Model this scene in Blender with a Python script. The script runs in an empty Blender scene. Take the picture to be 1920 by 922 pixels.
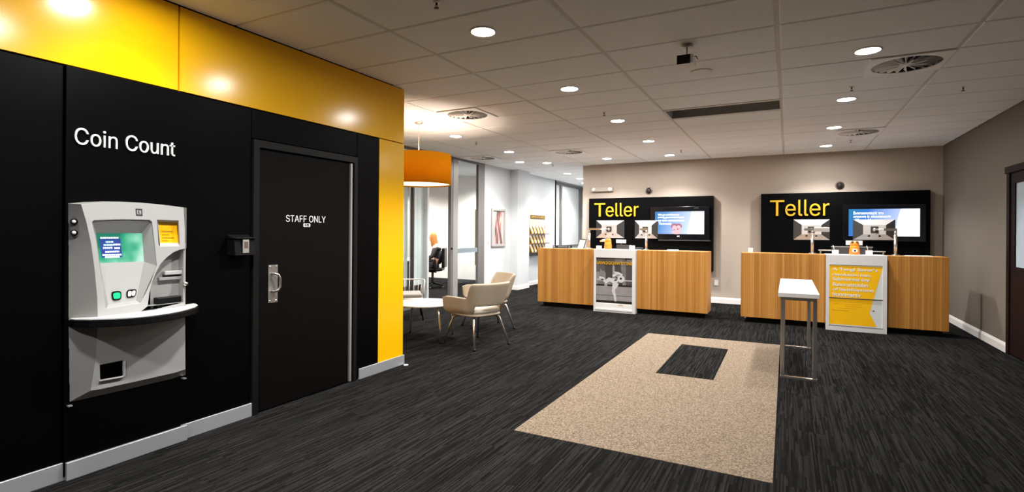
import bpy, bmesh, math, random
from mathutils import Vector, Matrix
from mathutils.geometry import tessellate_polygon

random.seed(7)
SC = bpy.context.scene
COL = SC.collection
PI = math.pi

# ------------------------------------------------------------------ camera
FPX = 984.2; YAW = 0.4835; ROLL = -0.0068; HY = 433.47; EYE = 1.454
_c, _s = math.cos(YAW), math.sin(YAW)
_R = Vector((_c, _s, 0)); _U = Vector((0, 0, 1)); _F = Vector((-_s, _c, 0))
R2 = _R * math.cos(ROLL) - _U * math.sin(ROLL)
U2 = _R * math.sin(ROLL) + _U * math.cos(ROLL)
cam_d = bpy.data.cameras.new('camera')
cam = bpy.data.objects.new('camera', cam_d); COL.objects.link(cam)
M4 = Matrix((R2, U2, -_F)).transposed().to_4x4()
M4.translation = Vector((0, 0, EYE))
cam.matrix_world = M4
cam_d.sensor_fit = 'HORIZONTAL'; cam_d.sensor_width = 36.0
cam_d.lens = FPX / 1920 * 36.0
cam_d.shift_x = 0.0
cam_d.shift_y = -(461 - HY) / 1920
cam_d.clip_start = 0.05; cam_d.clip_end = 100
SC.camera = cam

# ------------------------------------------------------------------ world, exposure
w = bpy.data.worlds.new('world'); SC.world = w; w.use_nodes = True
w.node_tree.nodes['Background'].inputs[0].default_value = (0.62, 0.72, 0.82, 1)
w.node_tree.nodes['Background'].inputs[1].default_value = 0.70
SC.view_settings.view_transform = 'Standard'
SC.view_settings.look = 'None'
SC.view_settings.gamma = 1.0
SC.view_settings.exposure = 0.10
SC.cycles.max_bounces = 10
SC.cycles.diffuse_bounces = 6
SC.cycles.use_denoising = True
SC.cycles.sample_clamp_indirect = 6.0
SPOT_W = 240.0          # every recessed downlight
CZ = 2.988              # ceiling height


def ray(x, y):
    return R2 * ((x - 960) / FPX) - U2 * ((y - HY) / FPX) + _F


def at(x, y, ax, val):
    """point on the plane axis=val that a measured picture point falls on"""
    d = ray(x, y); o = Vector((0, 0, EYE))
    return o + d * ((val - o[ax]) / d[ax])


# ------------------------------------------------------------------ object helpers
def link(name, mesh, mat=None, parent=None):
    o = bpy.data.objects.new(name, mesh); COL.objects.link(o)
    if mat is not None:
        if isinstance(mat, (list, tuple)):
            for m in mat: mesh.materials.append(m)
        else:
            mesh.materials.append(mat)
    if parent is not None:
        o.parent = parent
    return o


def tag(o, label=None, cat=None, group=None, kind=None):
    if label: o['label'] = label
    if cat: o['category'] = cat
    if group: o['group'] = group
    if kind: o['kind'] = kind
    return o


def thing(name, label, cat, loc=(0, 0, 0), rz=0.0, group=None):
    o = bpy.data.objects.new(name, None); COL.objects.link(o)
    o.location = loc; o.rotation_euler = (0, 0, rz); o.empty_display_size = 0.1
    return tag(o, label, cat, group)


def struct(name, loc=(0, 0, 0)):
    o = bpy.data.objects.new(name, None); COL.objects.link(o); o.location = loc
    o['kind'] = 'structure'
    return o


class MB:
    def __init__(s): s.v = []; s.f = []; s.m = []; s.sm = []
    def add(s, vs, fs, mi=0, smooth=False):
        n = len(s.v); s.v += [tuple(p) for p in vs]
        for f in fs: s.f.append([i + n for i in f]); s.m.append(mi); s.sm.append(smooth)
        return s
    def box(s, a, b, mi=0):
        x0, y0, z0 = [min(a[i], b[i]) for i in range(3)]; x1, y1, z1 = [max(a[i], b[i]) for i in range(3)]
        v = [(x0, y0, z0), (x1, y0, z0), (x1, y1, z0), (x0, y1, z0), (x0, y0, z1), (x1, y0, z1), (x1, y1, z1), (x0, y1, z1)]
        return s.add(v, [(0, 3, 2, 1), (4, 5, 6, 7), (0, 1, 5, 4), (1, 2, 6, 5), (2, 3, 7, 6), (3, 0, 4, 7)], mi)
    def tube(s, pts, r, n=12, mi=0, caps=True):
        pts = [Vector(p) for p in pts]; rs = r if isinstance(r, (list, tuple)) else [r] * len(pts)
        rings = []; up = None
        for i, p in enumerate(pts):
            if i == 0: d = pts[1] - p
            elif i == len(pts) - 1: d = p - pts[i - 1]
            else: d = (pts[i + 1] - p).normalized() + (p - pts[i - 1]).normalized()
            d.normalize()
            if up is None: up = d.orthogonal().normalized()
            else: up = (up - d * up.dot(d)).normalized()
            b = d.cross(up)
            rings.append([p + (up * math.cos(2 * PI * k / n) + b * math.sin(2 * PI * k / n)) * rs[i] for k in range(n)])
        v = [q for rg in rings for q in rg]; f = []
        for i in range(len(rings) - 1):
            for k in range(n): f.append((i * n + k, i * n + (k + 1) % n, (i + 1) * n + (k + 1) % n, (i + 1) * n + k))
        s.add(v, f, mi, True)
        if caps:
            m = len(v) - n
            s.add(rings[0], [tuple(range(n - 1, -1, -1))], mi); s.add(rings[-1], [tuple(range(n))], mi)
        return s
    def lathe(s, prof, c=(0, 0, 0), n=28, mi=0, smooth=True):
        v = []; f = []
        for r, z in prof:
            for k in range(n):
                a = 2 * PI * k / n; v.append((c[0] + r * math.cos(a), c[1] + r * math.sin(a), c[2] + z))
        for i in range(len(prof) - 1):
            for k in range(n): f.append((i * n + k, i * n + (k + 1) % n, (i + 1) * n + (k + 1) % n, (i + 1) * n + k))
        return s.add(v, f, mi, smooth)
    def prism(s, outer, holes, d0, d1, fn, mi=0):
        """2D outline with holes, extruded from depth d0 to d1; fn(u, v, depth) gives the point"""
        loops = [outer] + list(holes)
        flat = [p for lp in loops for p in lp]
        tris = tessellate_polygon([[Vector((p[0], p[1], 0)) for p in lp] for lp in loops])
        n = len(flat)
        v = [fn(p[0], p[1], d1) for p in flat] + [fn(p[0], p[1], d0) for p in flat]
        f = [tuple(t) for t in tris] + [tuple(i + n for i in reversed(t)) for t in tris]
        k = 0
        for lp in loops:
            m = len(lp)
            for i in range(m):
                a, b = k + i, k + (i + 1) % m
                f.append((a, b, b + n, a + n))
            k += m
        return s.add(v, f, mi)
    def mesh(s, name):
        me = bpy.data.meshes.new(name); me.from_pydata(s.v, [], s.f)
        me.polygons.foreach_set('material_index', s.m); me.polygons.foreach_set('use_smooth', s.sm)
        me.update()
        bm = bmesh.new(); bm.from_mesh(me); bmesh.ops.remove_doubles(bm, verts=bm.verts, dist=1e-5)
        bmesh.ops.recalc_face_normals(bm, faces=bm.faces); bm.to_mesh(me); bm.free()
        return me
    def build(s, name, mat=None, parent=None, bevel=0, seg=2):
        o = link(name, s.mesh(name), mat, parent)
        if bevel:
            b = o.modifiers.new('bevel', 'BEVEL'); b.width = bevel; b.segments = seg; b.limit_method = 'ANGLE'
            b.angle_limit = 0.6; b.harden_normals = False
        return o


def box(name, a, b, mat, parent=None, bevel=0):
    return MB().box(a, b).build(name, mat, parent, bevel)


def kids(o): return [c for c in bpy.data.objects if c.parent == o]


def copy_tree(o, parent=None):
    c = o.copy(); COL.objects.link(c)
    if parent is not None: c.parent = parent
    for ch in kids(o): copy_tree(ch, c)
    return c


# mapping functions for prisms
def on_left(x0):     # flat on a plane X=x0 facing +X
    return lambda u, v, d: (x0 + d, u, v)
def on_back(y0):     # flat on a plane Y=y0 facing -Y
    return lambda u, v, d: (u, y0 - d, v)
def on_floor(u, v, d): return (u, v, d)


def lettering(name, body, u0, u1, v0, v1, depth, fn, mat, parent, part='letter', split=True, bold=0.0):
    """writing fitted to the box u0..u1, v0..v1 ; every letter a part of its own"""
    cu = bpy.data.curves.new('t', 'FONT'); cu.body = body; cu.resolution_u = 4; cu.space_character = 0.96
    cu.fill_mode = 'FRONT'; cu.offset = bold
    t = bpy.data.objects.new('t', cu); COL.objects.link(t)
    bpy.context.view_layer.update()
    me = bpy.data.meshes.new_from_object(t.evaluated_get(bpy.context.evaluated_depsgraph_get()))
    bpy.data.objects.remove(t); bpy.data.curves.remove(cu)
    bm = bmesh.new(); bm.from_mesh(me); bmesh.ops.remove_doubles(bm, verts=bm.verts, dist=1e-5)
    xs = [v.co.x for v in bm.verts]; ys = [v.co.y for v in bm.verts]
    ax, bx, ay, by = min(xs), max(xs), min(ys), max(ys)
    geo = bmesh.ops.extrude_face_region(bm, geom=bm.faces[:])
    up = [g for g in geo['geom'] if isinstance(g, bmesh.types.BMVert)]
    ups = set(up)
    lay = {}
    for v in bm.verts: lay[v] = depth if v in ups else 0.0
    for v in bm.verts:
        u = u0 + (v.co.x - ax) / (bx - ax) * (u1 - u0); q = v0 + (v.co.y - ay) / (by - ay) * (v1 - v0)
        lay[v] = (u, q, lay[v])
    isl = []; seen = set()
    for v in bm.verts:
        if v in seen: continue
        st = [v]; seen.add(v); comp = []
        while st:
            a = st.pop(); comp.append(a)
            for e in a.link_edges:
                b = e.other_vert(a)
                if b not in seen: seen.add(b); st.append(b)
        isl.append(comp)
    if split:
        isl.sort(key=lambda c: min(lay[v][0] for v in c)); groups = []
        for c in isl:
            lo, hi = min(lay[v][0] for v in c), max(lay[v][0] for v in c)
            for g in groups:
                ov = min(hi, g[1]) - max(lo, g[0])
                if ov > 0.5 * min(hi - lo, g[1] - g[0]):
                    g[0] = min(lo, g[0]); g[1] = max(hi, g[1]); g[2] += c; break
            else: groups.append([lo, hi, list(c)])
    else:
        groups = [[0, 0, [v for c in isl for v in c]]]
    out = []
    for g in groups:
        vs = g[2]; ix = {v: i for i, v in enumerate(vs)}; fs = set()
        for v in vs:
            for f in v.link_faces: fs.add(f)
        m = MB(); m.add([fn(*lay[v]) for v in vs], [[ix[v] for v in f.verts] for f in fs])
        o = m.build(part, mat, parent)
        if not split: o['kind'] = 'stuff'
        out.append(o)
    bm.free()
    return out


# outlines of the sign letters: advance, closed loops (thousandths of the type size)
GLYPHS = {'C':(510,[[(267,-7),(225,-3),(186,7),(150,25),(119,49),(92,79),(70,115),(53,157),(44,203),(40,254),(44,305),(53,352),(70,393),(92,429),(119,459),(150,484),(186,501),(225,512),(267,516),(293,514),(317,511),(340,504),(362,496),(383,485),(402,471),(419,456),(435,438),(448,418),(459,397),(467,373),(473,348),(408,348),(404,365),(397,380),(389,395),(380,407),(369,418),(357,428),(344,437),(330,444),(315,449),(300,453),(284,455),(267,456),(237,453),(209,445),(184,432),(161,414),(141,391),(125,364),(113,332),(106,295),(103,254),(106,213),(113,177),(125,145),(141,117),(161,94),(184,76),(210,63),(237,56),(267,53),(284,54),(300,56),(315,60),(330,65),(344,72),(357,81),(369,90),(380,102),(389,114),(397,128),(404,144),(408,160),(473,160),(467,135),(459,112),(448,91),(435,71),(420,53),(402,38),(383,24),(363,13),(341,5),(317,-2),(293,-6)]]),'o':(415,[[(207,-8),(174,-5),(144,3),(117,16),(93,35),(72,58),(56,85),(44,116),(37,150),(34,187),(37,225),(44,260),(56,291),(72,318),(93,341),(117,360),(144,374),(174,382),(207,384),(241,382),(271,374),(299,360),(323,341),(343,318),(359,291),(371,260),(379,225),(381,187),(379,150),(371,116),(359,85),(343,58),(323,35),(299,16),(271,3),(241,-5)],[(207,46),(231,49),(252,55),(270,66),(285,80),(298,97),(307,117),(314,139),(318,163),(319,187),(318,212),(314,236),(307,258),(298,278),(285,296),(270,310),(252,321),(231,328),(207,330),(184,328),(163,321),(145,310),(130,296),(118,278),(108,258),(102,236),(98,212),(96,187),(98,163),(102,139),(108,117),(118,97),(130,80),(145,66),(163,55),(184,49)]]),'i':(167,[[(53,0),(53,379),(114,379),(114,0)],[(84,443),(73,444),(63,448),(54,455),(47,463),(43,472),(41,483),(43,494),(47,504),(54,512),(63,518),(73,522),(84,524),(95,522),(105,518),(114,512),(121,504),(125,494),(126,483),(125,472),(121,463),(114,455),(105,448),(95,444)]]),'n':(410,[[(114,227),(114,0),(53,0),(53,379),(112,379),(112,287),(102,287),(116,319),(132,344),(152,362),(175,374),(200,382),(227,384),(252,383),(275,377),(295,369),(313,356),(328,340),(341,321),(350,298),(355,271),(357,240),(357,0),(296,0),(296,235),(293,263),(286,286),(273,304),(256,318),(235,326),(210,329),(192,328),(176,324),(161,317),(147,308),(136,297),(126,283),(119,266),(115,248)]]),'u':(410,[[(182,-5),(158,-3),(135,2),(115,11),(97,23),(82,39),(69,59),(60,82),(54,109),(53,139),(53,379),(114,379),(114,144),(116,117),(124,94),(137,75),(154,61),(175,53),(200,50),(218,51),(234,55),(249,62),(263,71),(274,83),(283,97),(290,113),(295,132),(296,153),(296,379),(357,379),(357,0),(298,0),(298,92),(307,92),(294,60),(277,35),(257,17),(234,5),(209,-3)]]),'t':(227,[[(204,379),(204,327),(6,327),(6,379)],[(65,471),(126,471),(126,98),(127,83),(130,70),(136,61),(144,55),(156,51),(170,50),(175,50),(180,50),(185,51),(191,52),(197,53),(202,54),(213,2),(207,0),(200,-2),(192,-3),(184,-3),(176,-4),(168,-4),(138,-1),(113,7),(92,21),(77,41),(68,64),(65,93)]]),'T':(449,[[(32,452),(32,509),(417,509),(417,452),(257,452),(257,0),(193,0),(193,452)]]),'e':(404,[[(212,-8),(177,-5),(145,3),(117,16),(92,35),(72,58),(56,85),(44,116),(37,150),(34,187),(36,224),(44,258),(55,290),(71,317),(91,340),(115,359),(142,373),(172,382),(205,384),(226,383),(246,380),(266,374),(285,366),(303,355),(319,341),(334,324),(347,305),(357,282),(365,256),(370,227),(371,194),(371,169),(75,169),(75,221),(338,221),(310,202),(308,226),(304,248),(298,269),(288,286),(277,301),(263,314),(246,323),(227,328),(205,330),(183,328),(164,323),(146,313),(131,301),(119,286),(109,270),(102,251),(97,231),(96,211),(96,178),(98,151),(102,127),(110,106),(121,88),(135,73),(151,61),(169,53),(190,48),(212,46),(227,47),(241,49),(254,53),(265,58),(276,65),(285,73),(294,82),(300,93),(306,105),(365,91),(358,72),(348,55),(335,39),(320,26),(302,14),(283,4),(261,-3),(237,-7)]]),'l':(189,[[(139,-2),(112,0),(91,8),(74,20),(62,37),(55,59),(53,84),(53,509),(114,509),(114,99),(114,83),(117,71),(120,62),(126,57),(135,53),(146,52),(152,52),(157,52),(160,53),(164,53),(167,54),(170,54),(181,3),(175,1),(169,0),(162,-1),(154,-2),(147,-2)]]),'r':(259,[[(53,0),(53,379),(112,379),(112,321),(115,321),(124,339),(137,354),(152,367),(171,377),(191,383),(213,385),(218,385),(223,385),(229,384),(235,384),(240,384),(243,384),(243,322),(241,323),(236,324),(230,324),(223,325),(215,326),(207,326),(190,324),(174,321),(159,315),(146,306),(135,296),(126,284),(119,269),(115,254),(114,237),(114,0)]]),'S':(447,[[(224,-9),(188,-7),(156,-1),(128,9),(102,23),(81,40),(64,60),(51,83),(42,109),(38,137),(104,137),(108,118),(114,102),(123,88),(136,76),(150,66),(166,59),(185,53),(204,50),(224,49),(246,50),(267,54),(286,60),(303,69),(317,79),(329,92),(338,106),(344,122),(346,139),(344,154),(340,168),(332,179),(322,189),(310,197),(296,205),(280,211),(263,217),(245,222),(184,239),(145,253),(112,269),(86,289),(67,313),(56,341),(52,372),(54,400),(62,425),(75,448),(92,468),(113,484),(138,498),(165,508),(195,514),(227,516),(259,514),(289,508),(316,498),(340,484),(360,468),(377,449),(390,427),(398,403),(401,378),(337,378),(332,402),(320,421),(302,437),(280,449),(254,456),(225,459),(204,457),(185,454),(167,448),(152,440),(139,430),(129,418),(121,405),(117,391),(115,376),(117,359),(122,345),(131,334),(142,324),(155,315),(169,308),(184,302),(198,297),(212,293),(264,279),(279,275),(295,270),(312,264),(328,256),(344,248),(359,238),(372,226),(384,213),(395,198),(402,180),(407,161),(408,139),(406,112),(399,87),(386,64),(370,43),(349,25),(323,11),(294,0),(261,-7)]]),'A':(480,[[(16,0),(201,509),(276,509),(463,0),(395,0),(287,302),(280,323),(272,346),(264,372),(255,402),(244,438),(232,478),(245,478),(233,437),(222,402),(213,371),(204,345),(197,322),(191,302),(85,0)],[(110,142),(110,199),(370,199),(370,142)]]),'F':(410,[[(60,0),(60,509),(369,509),(369,452),(125,452),(125,278),(346,278),(346,221),(125,221),(125,0)]]),'O':(533,[[(267,-7),(225,-3),(186,7),(150,25),(119,49),(92,79),(70,115),(53,157),(44,203),(40,254),(44,305),(53,352),(70,393),(92,429),(119,459),(150,484),(186,501),(225,512),(267,516),(309,512),(348,501),(384,484),(415,459),(442,429),(464,393),(480,352),(490,305),(493,254),(490,203),(480,157),(464,115),(442,79),(415,49),(384,25),(348,7),(309,-3)],[(267,53),(296,55),(324,63),(349,76),(372,94),(392,116),(408,144),(420,176),(428,213),(430,254),(428,295),(420,332),(408,365),(392,392),(372,415),(349,433),(324,446),(296,453),(267,456),(237,453),(210,445),(184,433),(161,415),(142,392),(125,364),(113,332),(106,295),(103,254),(106,213),(113,176),(125,144),(142,117),(161,94),(184,76),(210,63),(237,55)]]),'N':(523,[[(60,0),(60,509),(136,509),(343,183),(349,174),(355,163),(363,151),(371,137),(379,122),(388,107),(396,90),(405,73),(414,55),(405,54),(403,72),(402,90),(401,108),(400,126),(399,142),(399,157),(399,171),(399,184),(399,195),(399,509),(463,509),(463,0),(387,0),(202,290),(194,303),(186,317),(177,331),(168,346),(159,363),(148,381),(136,402),(123,425),(108,452),(119,454),(120,429),(121,406),(122,384),(123,363),(124,345),(124,328),(125,313),(125,301),(125,291),(125,0)]]),'L':(393,[[(60,0),(60,509),(125,509),(125,57),(361,57),(361,0)]]),'Y':(472,[[(203,0),(203,208),(16,509),(91,509),(192,344),(203,327),(213,309),(222,292),(231,274),(240,254),(250,230),(224,230),(233,254),(242,275),(251,293),(260,310),(270,327),(280,344),(381,509),(455,509),(268,208),(268,0)]])}


def sign_letters(text, u0, u1, v0, v1, depth, fn, mat_, parent):
    x = 0; items = []
    for ch in text:
        if ch == ' ': x += 200; continue
        adv, loops = GLYPHS[ch]
        items.append([[(px_ + x, py_) for px_, py_ in lp] for lp in loops]); x += adv * 0.985
    if text == 'Teller':
        items[0] = [[(p[0] * 1.22 - 62, p[1]) for p in lp] for lp in items[0]]
    ax = min(p[0] for it in items for lp in it for p in lp); bx = max(p[0] for it in items for lp in it for p in lp)
    ay = min(p[1] for it in items for lp in it for p in lp); by = max(p[1] for it in items for lp in it for p in lp)
    def inside(p, lp):
        c = False; n = len(lp)
        for i in range(n):
            a, b = lp[i], lp[(i + 1) % n]
            if (a[1] > p[1]) != (b[1] > p[1]) and p[0] < (b[0] - a[0]) * (p[1] - a[1]) / (b[1] - a[1]) + a[0]: c = not c
        return c
    for it in items:
        it = [[(u0 + (p[0] - ax) / (bx - ax) * (u1 - u0), v0 + (p[1] - ay) / (by - ay) * (v1 - v0)) for p in lp] for lp in it]
        outs = [lp for lp in it if not any(inside(lp[0], q) for q in it if q is not lp)]
        m = MB()
        for o in outs:
            hs = [lp for lp in it if lp is not o and lp not in outs and inside(lp[0], o)]
            m.prism(o, hs, 0.0, depth, fn)
        m.build('letter', mat_, parent)


# ------------------------------------------------------------------ materials
def mat(name, col, rough=0.6, metal=0.0, emit=None, es=0.0, spec=0.5, coat=0.0, noise=0.0, nscale=30.0, bump=0.0):
    m = bpy.data.materials.new(name); m.use_nodes = True; nt = m.node_tree; b = nt.nodes['Principled BSDF']
    b.inputs['Base Color'].default_value = (*col, 1); b.inputs['Roughness'].default_value = rough
    b.inputs['Metallic'].default_value = metal; b.inputs['Specular IOR Level'].default_value = spec
    b.inputs['Coat Weight'].default_value = coat
    if emit: b.inputs['Emission Color'].default_value = (*emit, 1); b.inputs['Emission Strength'].default_value = es
    tc = nt.nodes.new('ShaderNodeTexCoord'); n = nt.nodes.new('ShaderNodeTexNoise')
    n.inputs['Scale'].default_value = nscale; n.inputs['Detail'].default_value = 3
    nt.links.new(tc.outputs['Object'], n.inputs['Vector'])
    if noise:
        mx = nt.nodes.new('ShaderNodeMix'); mx.data_type = 'RGBA'
        mx.inputs[6].default_value = (*[c * (1 - noise) for c in col], 1)
        mx.inputs[7].default_value = (*[min(1, c * (1 + noise)) for c in col], 1)
        nt.links.new(n.outputs['Fac'], mx.inputs[0]); nt.links.new(mx.outputs[2], b.inputs['Base Color'])
    if bump:
        bp = nt.nodes.new('ShaderNodeBump'); bp.inputs['Strength'].default_value = bump; bp.inputs['Distance'].default_value = 0.002
        nt.links.new(n.outputs['Fac'], bp.inputs['Height']); nt.links.new(bp.outputs['Normal'], b.inputs['Normal'])
    return m


def nd(nt, t, **kw):
    n = nt.nodes.new(t)
    for k, v in kw.items(): setattr(n, k, v)
    return n


def mth(nt, op, a, b=None):
    n = nd(nt, 'ShaderNodeMath', operation=op)
    for i, q in enumerate((a, b)):
        if q is None: continue
        if isinstance(q, (int, float)): n.inputs[i].default_value = q
        else: nt.links.new(q, n.inputs[i])
    return n.outputs[0]


def ramp(nt, fac, stops):
    r = nd(nt, 'ShaderNodeValToRGB'); e = r.color_ramp.elements
    while len(e) < len(stops): e.new(0.5)
    for i, (p, c) in enumerate(stops): e[i].position = p; e[i].color = (*c, 1)
    nt.links.new(fac, r.inputs[0]); return r.outputs[0]


def carpet_mat():
    m = mat('charcoal_carpet', (0.03, 0.03, 0.03), 1.0, spec=0.0); nt = m.node_tree; b = nt.nodes['Principled BSDF']
    tc = nd(nt, 'ShaderNodeTexCoord'); sp = nd(nt, 'ShaderNodeSeparateXYZ'); nt.links.new(tc.outputs['Object'], sp.inputs[0])
    x, y = sp.outputs[0], sp.outputs[1]
    cx = mth(nt, 'FLOOR', mth(nt, 'MULTIPLY', x, 4.0))
    wn = nd(nt, 'ShaderNodeTexWhiteNoise', noise_dimensions='1D'); nt.links.new(cx, wn.inputs['W'])
    yo = mth(nt, 'ADD', mth(nt, 'MULTIPLY', y, 1.0), wn.outputs['Value'])
    cy = mth(nt, 'FLOOR', yo)
    # strips of yarn, each a random grey, broken at random lengths along the room
    sx = mth(nt, 'FLOOR', mth(nt, 'MULTIPLY', x, 110.0))
    w2 = nd(nt, 'ShaderNodeTexWhiteNoise', noise_dimensions='2D'); cb = nd(nt, 'ShaderNodeCombineXYZ')
    nt.links.new(sx, cb.inputs[0]); nt.links.new(cy, cb.inputs[1]); nt.links.new(cb.outputs[0], w2.inputs['Vector'])
    w3 = nd(nt, 'ShaderNodeTexWhiteNoise', noise_dimensions='2D'); cb3 = nd(nt, 'ShaderNodeCombineXYZ')
    nt.links.new(sx, cb3.inputs[0])
    nt.links.new(mth(nt, 'FLOOR', mth(nt, 'MULTIPLY', mth(nt, 'ADD', y, mth(nt, 'MULTIPLY', w2.outputs['Value'], 3.0)), 3.2)), cb3.inputs[1])
    nt.links.new(cb3.outputs[0], w3.inputs['Vector'])
    mp = nd(nt, 'ShaderNodeMapping'); mp.inputs['Scale'].default_value = (60, 9, 1); nt.links.new(tc.outputs['Object'], mp.inputs[0])
    n1 = nd(nt, 'ShaderNodeTexNoise'); n1.inputs['Scale'].default_value = 1.0; n1.inputs['Detail'].default_value = 4
    nt.links.new(mp.outputs[0], n1.inputs['Vector'])
    n2 = nd(nt, 'ShaderNodeTexNoise'); n2.inputs['Scale'].default_value = 350; nt.links.new(tc.outputs['Object'], n2.inputs['Vector'])
    f = mth(nt, 'ADD', mth(nt, 'MULTIPLY', w3.outputs['Value'], 0.55), mth(nt, 'ADD', mth(nt, 'MULTIPLY', n1.outputs['Fac'], 0.30), mth(nt, 'MULTIPLY', n2.outputs['Fac'], 0.25)))
    c = ramp(nt, f, [(0.20, (0.0062, 0.0060, 0.0058)), (0.52, (0.0130, 0.0126, 0.0122)), (0.9, (0.0275, 0.0265, 0.0258))])
    nt.links.new(c, b.inputs['Base Color'])
    bp = nd(nt, 'ShaderNodeBump'); bp.inputs['Strength'].default_value = 0.5; bp.inputs['Distance'].default_value = 0.004
    nt.links.new(f, bp.inputs['Height']); nt.links.new(bp.outputs['Normal'], b.inputs['Normal'])
    return m


def mat_mat():
    m = mat('beige_carpet', (0.5, 0.4, 0.3), 0.95, spec=0.1); nt = m.node_tree; b = nt.nodes['Principled BSDF']
    tc = nd(nt, 'ShaderNodeTexCoord')
    n1 = nd(nt, 'ShaderNodeTexNoise'); n1.inputs['Scale'].default_value = 75; n1.inputs['Detail'].default_value = 5; n1.inputs['Roughness'].default_value = 0.7
    nt.links.new(tc.outputs['Object'], n1.inputs['Vector'])
    c = ramp(nt, n1.outputs['Fac'], [(0.34, (0.080, 0.058, 0.040)), (0.52, (0.205, 0.155, 0.110)), (0.68, (0.35, 0.28, 0.21))])
    nt.links.new(c, b.inputs['Base Color'])
    bp = nd(nt, 'ShaderNodeBump'); bp.inputs['Strength'].default_value = 0.6; bp.inputs['Distance'].default_value = 0.004
    nt.links.new(n1.outputs['Fac'], bp.inputs['Height']); nt.links.new(bp.outputs['Normal'], b.inputs['Normal'])
    return m


def wood_mat():
    m = mat('bamboo_veneer', (0.5, 0.28, 0.11), 0.42, spec=0.4); nt = m.node_tree; b = nt.nodes['Principled BSDF']
    tc = nd(nt, 'ShaderNodeTexCoord'); sp = nd(nt, 'ShaderNodeSeparateXYZ'); nt.links.new(tc.outputs['Object'], sp.inputs[0])
    xy = mth(nt, 'ADD', sp.outputs[0], sp.outputs[1])
    st = mth(nt, 'FLOOR', mth(nt, 'MULTIPLY', xy, 30.0))
    wn = nd(nt, 'ShaderNodeTexWhiteNoise', noise_dimensions='1D'); nt.links.new(st, wn.inputs['W'])
    mp = nd(nt, 'ShaderNodeMapping'); mp.inputs['Scale'].default_value = (160, 160, 2.5); nt.links.new(tc.outputs['Object'], mp.inputs[0])
    n1 = nd(nt, 'ShaderNodeTexNoise'); n1.inputs['Scale'].default_value = 1.0; n1.inputs['Detail'].default_value = 3
    nt.links.new(mp.outputs[0], n1.inputs['Vector'])
    fr = mth(nt, 'FRACT', mth(nt, 'MULTIPLY', xy, 30.0))
    ln = mth(nt, 'MULTIPLY', mth(nt, 'LESS_THAN', fr, 0.12), -0.35)
    f = mth(nt, 'ADD', ln, mth(nt, 'ADD', mth(nt, 'MULTIPLY', wn.outputs['Value'], 0.45), mth(nt, 'MULTIPLY', n1.outputs['Fac'], 0.55)))
    c = ramp(nt, f, [(0.05, (0.30, 0.115, 0.020)), (0.5, (0.47, 0.205, 0.040)), (0.95, (0.60, 0.31, 0.085))])
    nt.links.new(c, b.inputs['Base Color'])
    return m


def glass_mat(name='clear_glass', tint=(0.93, 0.96, 0.96)):
    m = bpy.data.materials.new(name); m.use_nodes = True; nt = m.node_tree
    nt.nodes.remove(nt.nodes['Principled BSDF']); out = nt.nodes['Material Output']
    t = nd(nt, 'ShaderNodeBsdfTransparent'); t.inputs[0].default_value = (*tint, 1)
    g = nd(nt, 'ShaderNodeBsdfGlossy'); g.inputs['Roughness'].default_value = 0.02
    lw = nd(nt, 'ShaderNodeLayerWeight'); lw.inputs[0].default_value = 0.5
    sch = mth(nt, 'ADD', 0.04, mth(nt, 'MULTIPLY', 0.9, mth(nt, 'POWER', lw.outputs['Facing'], 5.0)))
    mx = nd(nt, 'ShaderNodeMixShader'); nt.links.new(sch, mx.inputs[0]); nt.links.new(t.outputs[0], mx.inputs[1]); nt.links.new(g.outputs[0], mx.inputs[2])
    nt.links.new(mx.outputs[0], out.inputs['Surface'])
    return m


def shade_mat():
    m = bpy.data.materials.new('orange_fabric_shade'); m.use_nodes = True; nt = m.node_tree
    nt.nodes.remove(nt.nodes['Principled BSDF']); out = nt.nodes['Material Output']
    tc = nd(nt, 'ShaderNodeTexCoord'); wv = nd(nt, 'ShaderNodeTexNoise'); wv.inputs['Scale'].default_value = 160
    nt.links.new(tc.outputs['Object'], wv.inputs['Vector'])
    c = ramp(nt, wv.outputs['Fac'], [(0.3, (0.60, 0.29, 0.008)), (0.7, (0.70, 0.36, 0.012))])
    d = nd(nt, 'ShaderNodeBsdfDiffuse'); t = nd(nt, 'ShaderNodeBsdfTranslucent')
    nt.links.new(c, d.inputs[0]); nt.links.new(c, t.inputs[0])
    mx = nd(nt, 'ShaderNodeMixShader'); mx.inputs[0].default_value = 0.22
    nt.links.new(d.outputs[0], mx.inputs[1]); nt.links.new(t.outputs[0], mx.inputs[2]); nt.links.new(mx.outputs[0], out.inputs['Surface'])
    return m


def screen_mat(name, u_axis, u0, u1, v0, v1, stops, es):
    """a lit display: colour runs across and slightly down the picture it shows"""
    m = bpy.data.materials.new(name); m.use_nodes = True; nt = m.node_tree
    b = nt.nodes['Principled BSDF']; b.inputs['Base Color'].default_value = (0.01, 0.01, 0.01, 1); b.inputs['Roughness'].default_value = 0.2
    tc = nd(nt, 'ShaderNodeTexCoord'); sp = nd(nt, 'ShaderNodeSeparateXYZ'); nt.links.new(tc.outputs['Object'], sp.inputs[0])
    u = mth(nt, 'DIVIDE', mth(nt, 'SUBTRACT', sp.outputs[u_axis], u0), u1 - u0)
    v = mth(nt, 'DIVIDE', mth(nt, 'SUBTRACT', sp.outputs[2], v0), v1 - v0)
    f = mth(nt, 'SUBTRACT', mth(nt, 'ADD', u, 0.22), mth(nt, 'MULTIPLY', v, 0.22))
    c = ramp(nt, f, stops)
    nt.links.new(c, b.inputs['Emission Color']); b.inputs['Emission Strength'].default_value = es
    return m


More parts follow.
